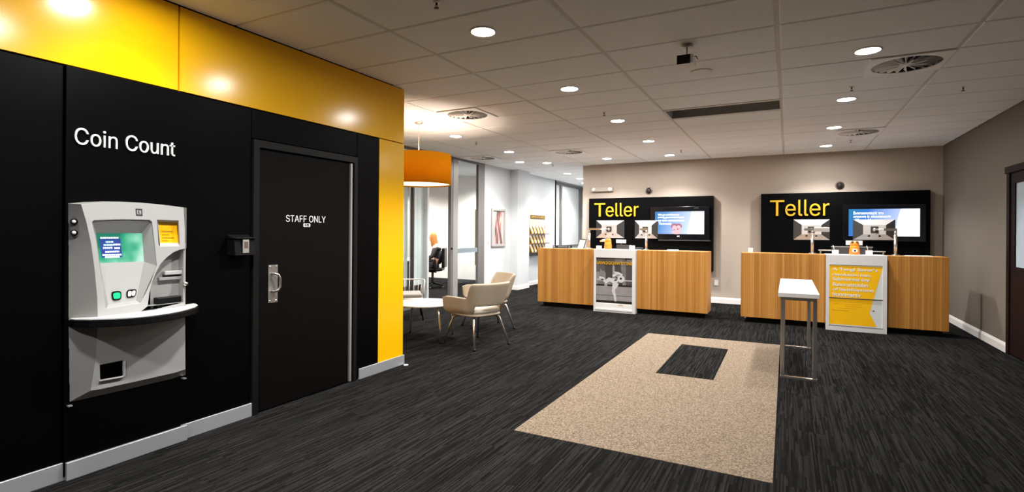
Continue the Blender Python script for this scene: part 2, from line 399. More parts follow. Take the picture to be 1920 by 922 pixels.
CARPET = carpet_mat(); BEIGE = mat_mat(); WOOD = wood_mat(); GLASS = glass_mat()
TILE = mat('mineral_fibre_tile', (0.87, 0.885, 0.905), 0.9, noise=0.05, nscale=60, bump=0.25)
TEE = mat('ceiling_grid_white', (0.62, 0.60, 0.57), 0.5)
PLENUM = mat('plenum_dark', (0.05, 0.05, 0.05), 0.9)
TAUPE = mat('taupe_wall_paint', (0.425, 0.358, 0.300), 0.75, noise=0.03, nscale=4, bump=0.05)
TAUPE_SHADED = mat('shaded_taupe_wall_paint', (0.150, 0.124, 0.098), 0.75, noise=0.03, nscale=4, bump=0.05)  # vignette shade of the right wall put into a darker copy of TAUPE
OFFW = mat('warm_white_office_paint', (0.80, 0.745, 0.70), 0.7, noise=0.02, nscale=4)
WHITEW = mat('white_wall_paint', (0.58, 0.60, 0.615), 0.7, noise=0.02, nscale=4)
BLACKP = mat('black_laminate', (0.0009, 0.0009, 0.0012), 0.42, spec=0.07, noise=0.15, nscale=8)
BLACKD = mat('black_door_laminate', (0.0028, 0.0022, 0.0020), 0.5, spec=0.10, noise=0.2, nscale=12)
YELLOW = mat('yellow_gloss_laminate', (0.98, 0.52, 0.001), 0.19, spec=0.6)
YPAINT = mat('yellow_letter_paint', (0.52, 0.305, 0.012), 0.4)
SKIRT = mat('brushed_aluminium_skirting', (0.42, 0.43, 0.46), 0.35, metal=0.35)
WSKIRT = mat('white_skirting_paint', (0.78, 0.75, 0.72), 0.45)
ALU = mat('satin_aluminium', (0.42, 0.40, 0.38), 0.35, metal=0.8)
ALUL = mat('pale_aluminium', (0.62, 0.60, 0.57), 0.35, metal=0.7)
CHROME = mat('brushed_steel', (0.70, 0.66, 0.62), 0.28, metal=0.95)
WLAM = mat('white_laminate', (0.70, 0.69, 0.68), 0.3)
WPLAST = mat('white_plastic', (0.82, 0.81, 0.79), 0.4)
WLET = mat('white_letter_acrylic', (0.90, 0.89, 0.87), 0.35)
BPLAST = mat('black_plastic', (0.004, 0.004, 0.0045), 0.38, spec=0.22)
DGREY = mat('dark_grey_plastic', (0.035, 0.035, 0.035), 0.45)
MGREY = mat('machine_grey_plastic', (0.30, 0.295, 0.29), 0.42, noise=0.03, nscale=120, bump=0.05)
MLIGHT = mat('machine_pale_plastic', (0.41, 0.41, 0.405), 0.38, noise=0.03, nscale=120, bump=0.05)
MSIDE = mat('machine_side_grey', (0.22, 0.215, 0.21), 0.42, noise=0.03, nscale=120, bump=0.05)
FAB = mat('oatmeal_wool', (0.41, 0.34, 0.255), 0.9, spec=0.15, noise=0.12, nscale=260, bump=0.4)
FABL = mat('cream_seat_wool', (0.74, 0.66, 0.55), 0.9, spec=0.15, noise=0.1, nscale=260, bump=0.4)
LENS = mat('downlight_diffuser', (0.9, 0.9, 0.9), 0.4, emit=(1.0, 0.98, 0.95), es=240.0)
RIM = mat('downlight_rim', (0.80, 0.78, 0.75), 0.4)
SHADE = shade_mat()
PGLOW = mat('pendant_diffuser', (0.95, 0.9, 0.8), 0.5, emit=(1.0, 0.80, 0.55), es=1.6)
BLIND = mat('pale_vertical_blind', (0.85, 0.87, 0.88), 0.7)
BLINDG = mat('grey_blind', (0.60, 0.60, 0.56), 0.7)
ORANGE = mat('orange_sign_print', (1.0, 0.54, 0.004), 0.4)
ORANGEV = mat('orange_vinyl', (0.90, 0.24, 0.02), 0.4)
SKIN = mat('skin', (0.65, 0.36, 0.25), 0.55)
HAIR = mat('golden_hair', (0.42, 0.16, 0.03), 0.5, noise=0.35, nscale=40)
CLOTH = mat('charcoal_clothing', (0.03, 0.025, 0.025), 0.85, noise=0.2, nscale=60)
DWOOD = mat('dark_stained_timber', (0.010, 0.0030, 0.0022), 0.55, spec=0.12, noise=0.4, nscale=10)
FILM = mat('pale_blue_film', (0.20, 0.25, 0.28), 0.5)
DPRINT = mat('dark_print', (0.10, 0.035, 0.02), 0.5)
NAVY = mat('machine_window_print', (0.01, 0.02, 0.12), 0.4, emit=(0.01, 0.04, 0.20), es=1.0)
WTEXT = mat('lit_white_type', (0.9, 0.9, 0.9), 0.4, emit=(0.8, 0.92, 1.0), es=1.1)

# ------------------------------------------------------------------ setting
LX = -3.698; CORNER = 4.51; BW = 11.6; RX = 2.396; PX = -6.15

fl = box('floor', (-12.5, -3.0, -0.05), (2.7, 18.2, 0.0), CARPET); tag(fl, kind='structure')

# inlaid beige carpet field with a charcoal inset (the inset is the floor carpet showing through)
mt = MB().prism([(-1.76, 3.405), (-0.068, 3.405), (-0.08, 7.66), (-1.765, 7.60)],
                [[(-1.198, 5.485), (-1.21, 7.07), (-0.645, 7.05), (-0.638, 5.50)]], 0.0, 0.004, on_floor).build('carpet_mat', BEIGE)
tag(mt, 'large beige inlaid carpet field with a dark rectangular inset', 'mat')

# ceiling: slab above, tee grid, single tiles
ceil = box('ceiling', (-12.5, -3.0, CZ + 0.16), (2.7, 18.2, CZ + 0.2), PLENUM); tag(ceil, kind='structure')
XS = [PX, -5.36, -4.040, -2.722, -1.405, -0.076, 1.237, RX]
Y0 = 4.335; YROWS = [Y0 + 0.6 * k for k in range(-11, 23)]
tile_mesh = {}
DIFFUSERS = [(0.935, 5.835), (0.935, 9.435), (-3.735, 5.835), (-3.735, 9.435), (-5.664, 9.435)]
def inside_room(x0, x1, y0, y1):
    xm, ym = (x0 + x1) / 2, (y0 + y1) / 2
    if xm < LX - 0.3 and y1 < CORNER: return False
    if ym > BW and xm > -4.2: return False
    return True
SLOT = (4, 4)
for ci in range(len(XS) - 1):
    x0, x1 = XS[ci], XS[ci + 1]
    for k in range(len(YROWS) - 1):
        y0, y1 = YROWS[k], YROWS[k + 1]
        if not inside_room(x0, x1, y0, y1): continue
        if ci == 4 and abs(y0 - (Y0 + 0.6 * 4)) < 0.01: continue
        a, b, q, r = x0, x1, y0, y1
        if a < LX - 0.05 and b > LX and y1 <= CORNER: a = LX - 0.02
        if a < LX - 0.05 and b > LX and y0 < CORNER < y1: pass
        if ym_over := (y1 > BW and (x0 + x1) / 2 > -4.2): r = BW + 0.02
        dc = [d for d in DIFFUSERS if x0 < d[0] < x1 and y0 < d[1] < y1]
        if dc:
            dx_, dy_ = dc[0][0], dc[0][1]
            MB().prism([(a + 0.014, q + 0.009), (b - 0.014, q + 0.009), (b - 0.014, r - 0.009), (a + 0.014, r - 0.009)],
                       [[(dx_ - 0.27, dy_ - 0.27), (dx_ + 0.27, dy_ - 0.27), (dx_ + 0.27, dy_ + 0.27), (dx_ - 0.27, dy_ + 0.27)]], CZ, CZ + 0.018, on_floor).build('ceiling_tile', TILE, ceil)
            continue
        key = (round(b - a, 3), round(r - q, 3))
        if key not in tile_mesh:
            wd, dp = b - a - 0.028, r - q - 0.018
            m = MB(); hx, hy, e = wd / 2, dp / 2, 0.009
            v = [(-hx + e, -hy + e, 0), (hx - e, -hy + e, 0), (hx - e, hy - e, 0), (-hx + e, hy - e, 0),
                 (-hx, -hy, 0.006), (hx, -hy, 0.006), (hx, hy, 0.006), (-hx, hy, 0.006),
                 (-hx, -hy, 0.018), (hx, -hy, 0.018), (hx, hy, 0.018), (-hx, hy, 0.018)]
            m.add(v, [(0, 3, 2, 1), (0, 1, 5, 4), (1, 2, 6, 5), (2, 3, 7, 6), (3, 0, 4, 7), (4, 5, 9, 8), (5, 6, 10, 9), (6, 7, 11, 10), (7, 4, 8, 11), (8, 9, 10, 11)])
            tile_mesh[key] = m.mesh('ceiling_tile'); tile_mesh[key].materials.append(TILE)
        t = link('ceiling_tile', tile_mesh[key], None, ceil); t.location = ((a + b) / 2, (q + r) / 2, CZ)
for i, x in enumerate(XS[1:-1]):
    ys = CORNER + 0.02 if x < LX else YROWS[0]
    ye = 17.3 if x < -4.2 else BW
    if x == -4.040: ys = CORNER + 0.02
    box('ceiling_main_tee', (x - 0.017, ys, CZ + 0.007), (x + 0.017, ye, CZ + 0.03), TEE, ceil)
for y in YROWS[1:]:
    xa = PX if y > CORNER else LX
    xb = RX if y < BW else -4.23
    if y > 17.2: continue
    if abs(y - (Y0 + 0.6 * 4)) < 1e-3 or abs(y - (Y0 + 0.6 * 5)) < 1e-3:
        box('ceiling_cross_tee', (xa, y - 0.0125, CZ + 0.006), (XS[4], y + 0.0125, CZ + 0.03), TEE, ceil)
        box('ceiling_cross_tee', (XS[5], y - 0.0125, CZ + 0.006), (xb, y + 0.0125, CZ + 0.03), TEE, ceil)
        continue
    box('ceiling_cross_tee', (xa, y - 0.0125, CZ + 0.006), (xb, y + 0.0125, CZ + 0.03), TEE, ceil)
# office ceiling (plain plasterboard)
tag(box('ceiling_office', (-12.4, 4.4, CZ - 0.01), (PX - 0.06, 17.5, CZ + 0.03), WHITEW), kind='structure')

# left wall: structural core + laminate panels
wl = box('wall_left', (-3.90, -2.9, 0.0), (LX - 0.022, CORNER - 0.004, CZ + 0.1), BLACKP); tag(wl, kind='structure')
PD = LX - 0.022
def panel(y0, y1, z0, z1, m, proud=0.0, g=0.003):
    return MB().box((PD, y0 + g, z0 + g), (LX + proud, y1 - g, z1 - g)).build('wall_panel', m, wl, 0.0015, 1)
YB = 2.395
panel(-2.9, 0.3, YB, CZ - 0.002, YELLOW, 0, 0.006); panel(0.3, 2.12, YB, CZ - 0.002, YELLOW, 0, 0.006); panel(2.12, CORNER, YB, CZ - 0.002, YELLOW, 0, 0.006)
panel(-2.9, 0.3, 0.02, YB, BLACKP); panel(0.3, 1.475, 0.02, YB, BLACKP)
panel(1.475, 2.14, 0.02, YB, BLACKP, 0.020)
panel(2.14, 2.672, 0.02, YB, BLACKP)
panel(2.672, 3.805, 2.165, YB, BLACKP); panel(3.805, 4.115, 0.02, YB, BLACKP)
panel(4.115, CORNER, 0.02, YB, YELLOW)
tag(box('wall_left_end', (PX - 0.05, CORNER - 0.02, 0), (LX - 0.024, CORNER - 0.004, CZ + 0.1), YELLOW), kind='structure')
for y0, y1, p in ((-2.9, 1.49, 0.012), (1.485, 2.172, 0.038), (2.17, 2.695, 0.012), (3.842, CORNER + 0.012, 0.012)):
    o = MB().box((LX - 0.01, y0, 0.0), (LX + p, y1, 0.103)).build('baseboard_left', SKIRT, None, 0.002, 1); tag(o, kind='structure')
tag(MB().lathe([(0, 0.006), (0.022, 0.006), (0.026, 0.0)], (LX + 0.05, 4.50, 0.0)).build('floor_glint', WPLAST), 'small white disc standing in for a reflection on the carpet at the yellow corner', 'floor glint')  # added disc: a reflected glow spot built as a white solid

# back wall of the teller zone, right wall, wall behind the viewpoint
tag(box('wall_back', (-4.23, BW, 0), (2.7, BW + 0.15, CZ + 0.16), TAUPE), kind='structure')
wr = struct('wall_right')
DY0, DY1 = 7.40, 8.46        # opening of the timber door
box('wall_section', (RX, DY1, 0), (RX + 0.15, BW, CZ + 0.16), TAUPE_SHADED, wr)
box('wall_section', (RX, DY0, 2.24), (RX + 0.15, DY1, CZ + 0.16), TAUPE_SHADED, wr)
box('wall_section', (RX, -2.9, 0), (RX + 0.15, DY0, CZ + 0.16), TAUPE_SHADED, wr)
tag(box('wall_front', (-4.0, -3.0, 0), (2.7, -2.85, CZ + 0.16), TAUPE), kind='structure')
def skirt_profile(name, a, b, n, mat_, h=0.12):
    """moulded skirting from a to b, n = direction out of the wall"""
    prof = [(0, 0), (0.016, 0), (0.016, h * 0.72), (0.010, h * 0.86), (0.004, h), (0, h)]
    m = MB(); a, b, n = Vector(a), Vector(b), Vector(n)
    v = [a + n * p[0] + Vector((0, 0, p[1])) for p in prof] + [b + n * p[0] + Vector((0, 0, p[1])) for p in prof]
    k = len(prof); m.add(v, [(i, (i + 1) % k, k + (i + 1) % k, k + i) for i in range(k)] + [tuple(range(k)), tuple(range(2 * k - 1, k - 1, -1))])
    return tag(m.build(name, mat_), kind='structure')
skirt_profile('baseboard_back', (-4.23, BW, 0), (RX, BW, 0), (0, -1, 0), WSKIRT)
skirt_profile('baseboard_right', (RX, 8.54, 0), (RX, BW, 0), (-1, 0, 0), WSKIRT)

# timber door with a glazed upper half in the right wall
d2 = struct('door_2')
box('door_frame', (RX - 0.02, DY1 - 0.02, 0), (RX + 0.14, DY1 + 0.07, 2.22), DWOOD, d2, 0.004)
box('door_frame', (RX - 0.02, DY0 - 0.07, 0), (RX + 0.14, DY0 + 0.02, 2.22), DWOOD, d2, 0.004)
box('door_head', (RX - 0.035, DY0 - 0.09, 2.20), (RX + 0.14, DY1 + 0.085, 2.28), DWOOD, d2, 0.004)
lf = MB().prism([(DY0 + 0.02, 0.02), (DY1 - 0.02, 0.02), (DY1 - 0.02, 2.2), (DY0 + 0.02, 2.2)],
                [[(DY0 + 0.14, 1.07), (DY1 - 0.15, 1.07), (DY1 - 0.15, 2.07), (DY0 + 0.14, 2.07)]], 0.0, 0.045, lambda u, v, d: (RX - 0.005 + d, u, v)).build('door_leaf', DWOOD, d2)
box('glass_pane', (RX + 0.010, DY0 + 0.14, 1.07), (RX + 0.016, DY1 - 0.15, 2.07), mat('frosted_door_glass', (0.46, 0.55, 0.62), 0.35, noise=0.12, nscale=5), d2)

# ---- far left: partition line, column, corridor, office
MULL = mat('mullion_grey', (0.20, 0.19, 0.185), 0.4, metal=0.4)
wp = struct('wall_partition')
box('wall_section', (PX - 0.12, 10.31, 0), (PX, 11.62, CZ + 0.16), WHITEW, wp)
box('wall_section', (PX - 0.12, 12.2, 0), (PX, 14.55, CZ + 0.16), WHITEW, wp)
box('column', (PX - 0.15, 11.60, 0), (-5.93, 12.25, CZ + 0.16), WHITEW, wp)
box('head_rail', (PX - 0.06, 4.5, CZ - 0.05), (PX + 0.005, 10.35, CZ + 0.02), MULL, wp)
for a, b, y0, y1 in ((PX, PX, 10.33, 11.60), (-5.93, -5.93, 11.60, 12.25), (PX, PX, 12.25, 14.55)):
    skirt_profile('baseboard_partition', (a, y0, 0), (a, y1, 0), (1, 0, 0), WSKIRT, 0.11)
skirt_profile('baseboard_partition', (PX, 11.60, 0), (-5.914, 11.60, 0), (0, -1, 0), WSKIRT, 0.11)
skirt_profile('baseboard_partition', (PX, 12.25, 0), (-5.93, 12.25, 0), (0, 1, 0), WSKIRT, 0.11)
# glazed screen nearest the yellow wall: fixed lights with blinds behind them
w1 = struct('window_1')
box('mullion', (PX - 0.05, 7.752, 0), (PX + 0.01, 7.790, CZ - 0.05), mat('mullion_dark', (0.07, 0.055, 0.05), 0.4, metal=0.3), w1)
box('mullion', (PX - 0.05, 5.9, 0), (PX + 0.01, 5.95, CZ - 0.05), MULL, w1)
box('glass_pane', (PX - 0.02, 5.95, 0.06), (PX - 0.01, 7.745, CZ - 0.05), GLASS, w1)
box('glass_pane', (PX - 0.02, 7.795, 0.06), (PX - 0.01, 8.20, CZ - 0.05), GLASS, w1)
box('end_post', (PX - 0.13, 8.20, 0), (PX + 0.005, 8.25, CZ - 0.05), WHITEW, w1)
box('sill_rail', (PX - 0.05, 5.95, 0), (PX + 0.005, 8.20, 0.06), MULL, w1)
for k in range(14):
    y = 6.05 + k * 0.125
    o = MB().box((-0.001, -0.06, 0.42), (0.001, 0.06, 2.9)).build('blind_slat', BLINDG, w1)
    o.location = (PX - 0.10, y, 0); o.rotation_euler = (0, 0, 0.10)
for k in range(4):
    o = MB().box((-0.001, -0.065, 0.42), (0.001, 0.065, 2.9)).build('blind_slat', BLIND, w1)
    o.location = (PX - 0.10, 7.85 + k * 0.12, 0); o.rotation_euler = (0, 0, 0.03)
# sliding glass door standing open + fixed pane with a film band
d3 = struct('door_3')
box('door_jamb', (PX - 0.055, 8.975, 0), (PX + 0.015, 9.055, CZ - 0.05), MULL, d3, 0.003)
box('door_stile', (PX - 0.045, 9.055, 0.0), (PX + 0.02, 9.235, CZ - 0.05), mat('stile_grey', (0.34, 0.33, 0.32), 0.4, metal=0.2), d3, 0.003)
box('glass_pane', (PX - 0.02, 9.235, 0.06), (PX - 0.01, 10.06, CZ - 0.05), GLASS, d3)
box('film_band', (PX - 0.008, 9.235, 0.985), (PX - 0.006, 10.06, 1.085), FILM, d3)
box('door_jamb', (PX - 0.05, 10.06, 0), (PX + 0.015, 10.33, CZ - 0.02), MULL, d3, 0.003)
o = MB().lathe([(0, 0.03), (0.022, 0.03), (0.022, 0.0), (0, 0)], (0, 0, 0), 16).build('door_knob', BPLAST, d3)
o.rotation_euler = (0, PI / 2, 0); o.location = (PX + 0.012, 9.0, 1.09)
# office behind the glass
tag(box('wall_office_side', (-12.4, 4.4, 0), (-12.3, 17.5, CZ), OFFW), kind='structure')
tag(box('wall_office_back', (-12.4, 12.35, 0), (PX - 0.12, 12.45, CZ), OFFW), kind='structure')
tag(box('wall_office_front', (-12.4, 4.3, 0), (PX - 0.05, 4.4, CZ), OFFW), kind='structure')
tag(box('baseboard_office', (-12.3, 12.335, 0), (PX - 0.12, 12.35, 0.11), DGREY), kind='structure')
tag(box('trim_1', (PX - 0.115, 10.125, 0.68), (PX - 0.108, 10.31, 1.94), ORANGE), kind='structure')
tag(box('column_office', (-9.62, 12.1, 0), (-9.5, 12.35, CZ), WHITEW), kind='structure')
# corridor glazing beyond the column
w2 = struct('window_2')
box('mullion', (-6.36, 14.55, 0), (-6.28, 14.62, CZ), MULL, w2)
box('mullion', (-6.36, 15.22, 0), (-6.28, 15.34, CZ), MULL, w2)
box('mullion', (-6.36, 16.92, 0), (-6.28, 17.12, CZ), MULL, w2)
box('transom', (-6.36, 14.62, 0.96), (-6.27, 17.12, 1.03), MULL, w2)
box('head_rail', (-6.37, 14.55, CZ - 0.09), (-6.27, 17.2, CZ), MULL, w2)
FROST = mat('frosted_pane', (0.74, 0.77, 0.77), 0.12, spec=0.6)
for a, b in ((14.62, 15.22), (15.34, 16.92)):
    box('frosted_pane', (-6.335, a, 1.03), (-6.325, b, CZ - 0.09), FROST, w2)
    box('frosted_pane', (-6.335, a, 0.0), (-6.325, b, 0.96), FROST, w2)
tag(box('wall_corridor_end', (-6.4, 17.2, 0), (-4.1, 17.3, CZ + 0.16), WHITEW), kind='structure')
tag(box('wall_corridor_side', (-4.23, BW + 0.15, 0), (-4.13, 17.3, CZ + 0.16), WHITEW), kind='structure')
tag(box('wall_corridor_return', (-6.42, 14.45, 0), (PX, 14.55, CZ + 0.16), WHITEW), kind='structure')

# ------------------------------------------------------------------ downlights
dl_rim = MB().lathe([(0.105, 0.0), (0.105, -0.006), (0.092, -0.010), (0.086, -0.004), (0.086, 0.0)], n=32).mesh('rim'); dl_rim.materials.append(RIM)
dl_lens = MB().lathe([(0.0, -0.005), (0.086, -0.004)], n=32).mesh('lens'); dl_lens.materials.append(LENS)
def downlight(x, y, label, power=1.0, group='recessed ceiling downlights', cone=2.25):
    t = thing('downlight', label, 'downlight', (x, y, CZ), 0, group)
    link('rim', dl_rim, None, t); link('lens', dl_lens, None, t)
    ld = bpy.data.lights.new('downlight_beam', 'SPOT'); ld.energy = SPOT_W * power; ld.spot_size = cone; ld.spot_blend = 0.55
    ld.shadow_soft_size = 0.07; ld.color = (1.0, 0.975, 0.94)
    lo = bpy.data.objects.new('downlight_beam', ld); COL.objects.link(lo); lo.parent = t; lo.location = (0, 0, -0.03)
    return t
ordn = ['nearest', 'second nearest', 'third', 'fourth', 'fifth and farthest']
for i in range(5):
    downlight(-2.08, 3.461 + 1.803 * i, 'round ceiling downlight, %s in the row above the beige mat' % ordn[i])
ordr = ['nearest', 'second', 'third', 'farthest']
for i in range(4):
    downlight(0.585, 5.264 + 1.803 * i, 'round ceiling downlight, %s in the row above the white high table' % ordr[i], (0.4, 0.55, 0.75, 0.95)[i])
downlight(-4.76, 7.09, 'round ceiling downlight just right of the orange pendant cord', 0.8)
downlight(-4.76, 8.92, 'round ceiling downlight left of the far swirl diffuser', 0.8)
downlight(-4.76, 10.72, 'round ceiling downlight in front of the white column', 0.8)
downlight(-5.25, 10.35, 'round ceiling downlight closest to the framed picture wall', 0.5)
downlight(-3.35, 10.62, 'round ceiling downlight above the left teller desk lettering')
downlight(-5.14, 12.9, 'round corridor downlight above the leaflet rack wall', 0.8)
downlight(-5.30, 14.3, 'higher of two corridor downlights beside the taupe wall edge', 0.8)
downlight(-5.65, 15.6, 'lower of two corridor downlights beside the taupe wall edge', 0.8)
for x, y, p in ((-2.08, 1.658, 0.8), (-2.08, -0.145, 0.6), (-3.07, 1.76, 0.22)):
    downlight(x, y, 'round ceiling downlight out of the picture, overhead of the viewpoint', p, 'downlights above and behind the viewpoint')
for x, y, q in ((-8.2, 7.0, 'nearest the blinds'), (-8.0, 9.5, 'above the open glass door'), (-9.8, 11.0, 'deepest in the room'), (-7.3, 11.2, 'added to wash the back wall')):  # the last is an added lamp, there to brighten the back wall
    downlight(x, y, 'round downlight in the office ceiling behind the glass, ' + q, 1.8, 'office downlights behind the glass', 2.6)
# ------------------------------------------------------------------ swirl diffusers
SW = mat('diffuser_white_metal', (0.93, 0.92, 0.92), 0.4)
VB = mat('diffuser_void', (0.012, 0.012, 0.014), 0.7)
HS, RD = 0.296, 0.262
circ = [(RD * math.cos(2 * PI * k / 40), RD * math.sin(2 * PI * k / 40)) for k in range(40)]
plate_me = MB().prism([(-HS, -HS), (HS, -HS), (HS, HS), (-HS, HS)], [circ], -0.008, 0.0, on_floor).mesh('face_plate'); plate_me.materials.append(SW)
void_me = MB().lathe([(0, 0.05), (0.268, 0.05), (0.268, 0.001)], n=40).mesh('void'); void_me.materials.append(VB)
hub_me = MB().lathe([(0, -0.012), (0.05, -0.010), (0.055, 0.0)], n=24).mesh('hub'); hub_me.materials.append(SW)
vn = MB()
vn.add([(0.05, -0.003, -0.008), (RD, -0.012, -0.008), (RD, 0.012, 0.020), (0.05, 0.003, 0.008),
        (0.05, -0.001, -0.008), (RD, -0.009, -0.008), (RD, 0.015, 0.020), (0.05, 0.005, 0.008)],
       [(0, 3, 2, 1), (4, 5, 6, 7), (0, 1, 5, 4), (1, 2, 6, 5), (2, 3, 7, 6), (3, 0, 4, 7)])
vane_me = vn.mesh('vane'); vane_me.materials.append(SW)
spoke_me = MB().box((0.02, -0.004, -0.013), (0.16, 0.004, -0.009)).mesh('spoke'); spoke_me.materials.append(SW)
def diffuser(x, y, label):
    t = thing('air_diffuser', label, 'air vent', (x, y, CZ - 0.004), 0, 'round swirl air diffusers')
    link('face_plate', plate_me, None, t); link('void', void_me, None, t); link('hub', hub_me, None, t)
    for k in range(8):
        v = link('spoke', spoke_me, None, t); v.rotation_euler = (0, 0, 2 * PI * k / 8 + 0.2)
    for k in range(22):
        v = link('vane', vane_me, None, t); v.rotation_euler = (0, 0, 2 * PI * k / 22)
diffuser(0.935, 5.835, 'big square swirl air diffuser at upper right beside a bright downlight')
diffuser(0.935, 9.435, 'swirl air diffuser far back above the right teller desk')
diffuser(-3.735, 5.835, 'swirl air diffuser on the bright ceiling beside the orange pendant')
diffuser(-3.735, 9.435, 'swirl air diffuser in front of the left teller wall')
diffuser(-5.664, 9.435, 'swirl air diffuser tucked along the glass partition head')
# long return-air slot, open recess in the missing tile
sl = thing('air_return_slot', 'long dark recessed return air slot in the ceiling tiles', 'air vent', (0, 0, 0))
sx0, sx1, sy0, sy1 = XS[4] + 0.012, XS[5] - 0.012, Y0 + 2.4, Y0 + 3.0
m = MB(); m.box((sx0, sy0, CZ), (sx0 + 0.006, sy1, CZ + 0.13)); m.box((sx1 - 0.006, sy0, CZ), (sx1, sy1, CZ + 0.13))
m.box((sx0, sy0, CZ), (sx1, sy0 + 0.006, CZ + 0.13)); m.box((sx0, sy1 - 0.006, CZ), (sx1, sy1, CZ + 0.13)); m.build('recess_side', mat('slot_grey', (0.42, 0.43, 0.44), 0.7), sl)
box('recess_back', (sx0, sy0, CZ + 0.12), (sx1, sy1, CZ + 0.13), mat('slot_grey_top', (0.40, 0.41, 0.42), 0.7), sl)
box('frame_edge', (sx0 - 0.012, sy0 - 0.01, CZ - 0.006), (sx1 + 0.012, sy0 + 0.045, CZ + 0.0), TEE, sl)
box('frame_edge', (sx0 - 0.012, sy1 - 0.08, CZ - 0.006), (sx1 + 0.012, sy1 + 0.01, CZ + 0.0), TEE, sl)
box('frame_edge', (sx0 - 0.016, sy0, CZ - 0.012), (sx0 + 0.012, sy1, CZ - 0.001), TEE, sl)
# round ceiling speaker
t = thing('ceiling_speaker', 'round white ceiling speaker below the security camera', 'speaker', (-0.737, 5.262, CZ))
MB().lathe([(0.105, 0.0), (0.105, -0.008), (0.088, -0.010)], n=32).build('rim', RIM, t)
MB().lathe([(0.0, -0.009), (0.088, -0.009)], n=32).build('grille', TILE, t)
# sprinklers
SPR = mat('sprinkler_brass', (0.05, 0.042, 0.035), 0.4, metal=0.6)
def sprinkler(x, y, label):
    t = thing('sprinkler', label, 'sprinkler', (x, y, CZ), 0, 'ceiling sprinkler heads'); t.scale = (0.8, 0.8, 0.75)
    MB().lathe([(0.0, 0.0), (0.032, -0.001), (0.030, -0.008), (0.012, -0.012), (0.0, -0.012)], n=18).build('escutcheon', RIM, t)
    m = MB().lathe([(0.009, -0.01), (0.009, -0.030)], n=10); m.tube([(0.0, -0.012, -0.028), (0.0, -0.014, -0.045), (0, 0, -0.058)], 0.003, 6); m.tube([(0.0, 0.012, -0.028), (0.0, 0.014, -0.045), (0, 0, -0.058)], 0.003, 6)
    m.build('body', SPR, t)
    MB().lathe([(0.0, -0.060), (0.022, -0.058), (0.022, -0.062), (0, -0.064)], n=14).build('deflector', SPR, t)
sprinkler(-2.09, 2.872, 'ceiling sprinkler head cut by the top edge of the picture')
sprinkler(-2.088, 6.495, 'ceiling sprinkler head between second and third downlight of the left row')
sprinkler(-4.757, 7.713, 'ceiling sprinkler head just right of the pendant and its neighbouring downlight')
sprinkler(-4.743, 11.0, 'ceiling sprinkler head farthest left over the corridor mouth')
sprinkler(-1.764, 10.102, 'ceiling sprinkler head near the back wall between both teller desks')
sprinkler(0.583, 6.489, 'ceiling sprinkler head below the big square diffuser')
sprinkler(1.604, 6.993, 'ceiling sprinkler head closest to the right wall')
sprinkler(0.904, 10.176, 'ceiling sprinkler head just below the far right diffuser')

# security camera hanging from the ceiling
t = thing('security_camera', 'white boxy security camera with black front hanging on a ceiling stem', 'camera', (-0.738, 4.461, CZ))
MB().lathe([(0.0, -0.022), (0.045, -0.020), (0.05, 0.0)], n=24).build('ceiling_mount', ALU, t)
MB().tube([(0, 0, -0.02), (0, 0, -0.10)], 0.006, 10).tube([(0, 0.0, -0.10), (0.035, 0.02, -0.098)], 0.007, 8).build('stem', ALU, t)
MB().box((-0.058, -0.09, -0.175), (0.062, 0.07, -0.105)).build('housing', WPLAST, t, 0.008)
MB().box((-0.062, -0.098, -0.180), (0.040, -0.090, -0.108)).build('front_cover', BPLAST, t, 0.002)
MB().tube([(0.05, 0.02, -0.098), (0.07, 0.01, -0.10), (0.085, 0.0, -0.13)], 0.004, 8).build('cable', DGREY, t)

# ------------------------------------------------------------------ pendant lamp
pc = (-4.605, 5.928)
t = thing('pendant_lamp', 'orange drum pendant lamp hanging over the lounge corner', 'lamp', (pc[0], pc[1], 0))
RS = 0.455
MB().lathe([(0.0, CZ - 0.03), (0.055, CZ - 0.03), (0.06, CZ - 0.001), (0, CZ - 0.001)], n=24).build('ceiling_rose', CHROME, t)
MB().tube([(0, 0, CZ - 0.03), (0, 0, 2.42)], 0.006, 8).build('cord', WPLAST, t)
MB().lathe([(RS, 2.10), (RS, 2.52), (RS - 0.004, 2.52), (RS - 0.004, 2.10), (RS, 2.10)], n=64).build('lamp_shade', SHADE, t)
MB().lathe([(0.0, 2.118), (RS - 0.006, 2.118)], n=48).build('diffuser', PGLOW, t)
m = MB()
for k in range(3):
    a = 2 * PI * k / 3 + 0.4; m.tube([(0, 0, 2.43), (RS * math.cos(a), RS * math.sin(a), 2.50)], 0.004, 6)
m.build('spider', ALU, t)
MB().lathe([(0, 2.42), (0.02, 2.42), (0.02, 2.36), (0.04, 2.33), (0.045, 2.29), (0.03, 2.25), (0, 2.24)], n=16).build('bulb', mat('lamp_bulb', (1, 1, 1), 0.4, emit=(1, 0.85, 0.65), es=4), t)
ld = bpy.data.lights.new('lamp_light', 'POINT'); ld.energy = 52; ld.color = (1.0, 0.84, 0.70); ld.shadow_soft_size = 0.05
lo = bpy.data.objects.new('lamp_light', ld); COL.objects.link(lo); lo.parent = t; lo.location = (0.09, 0, 2.30)

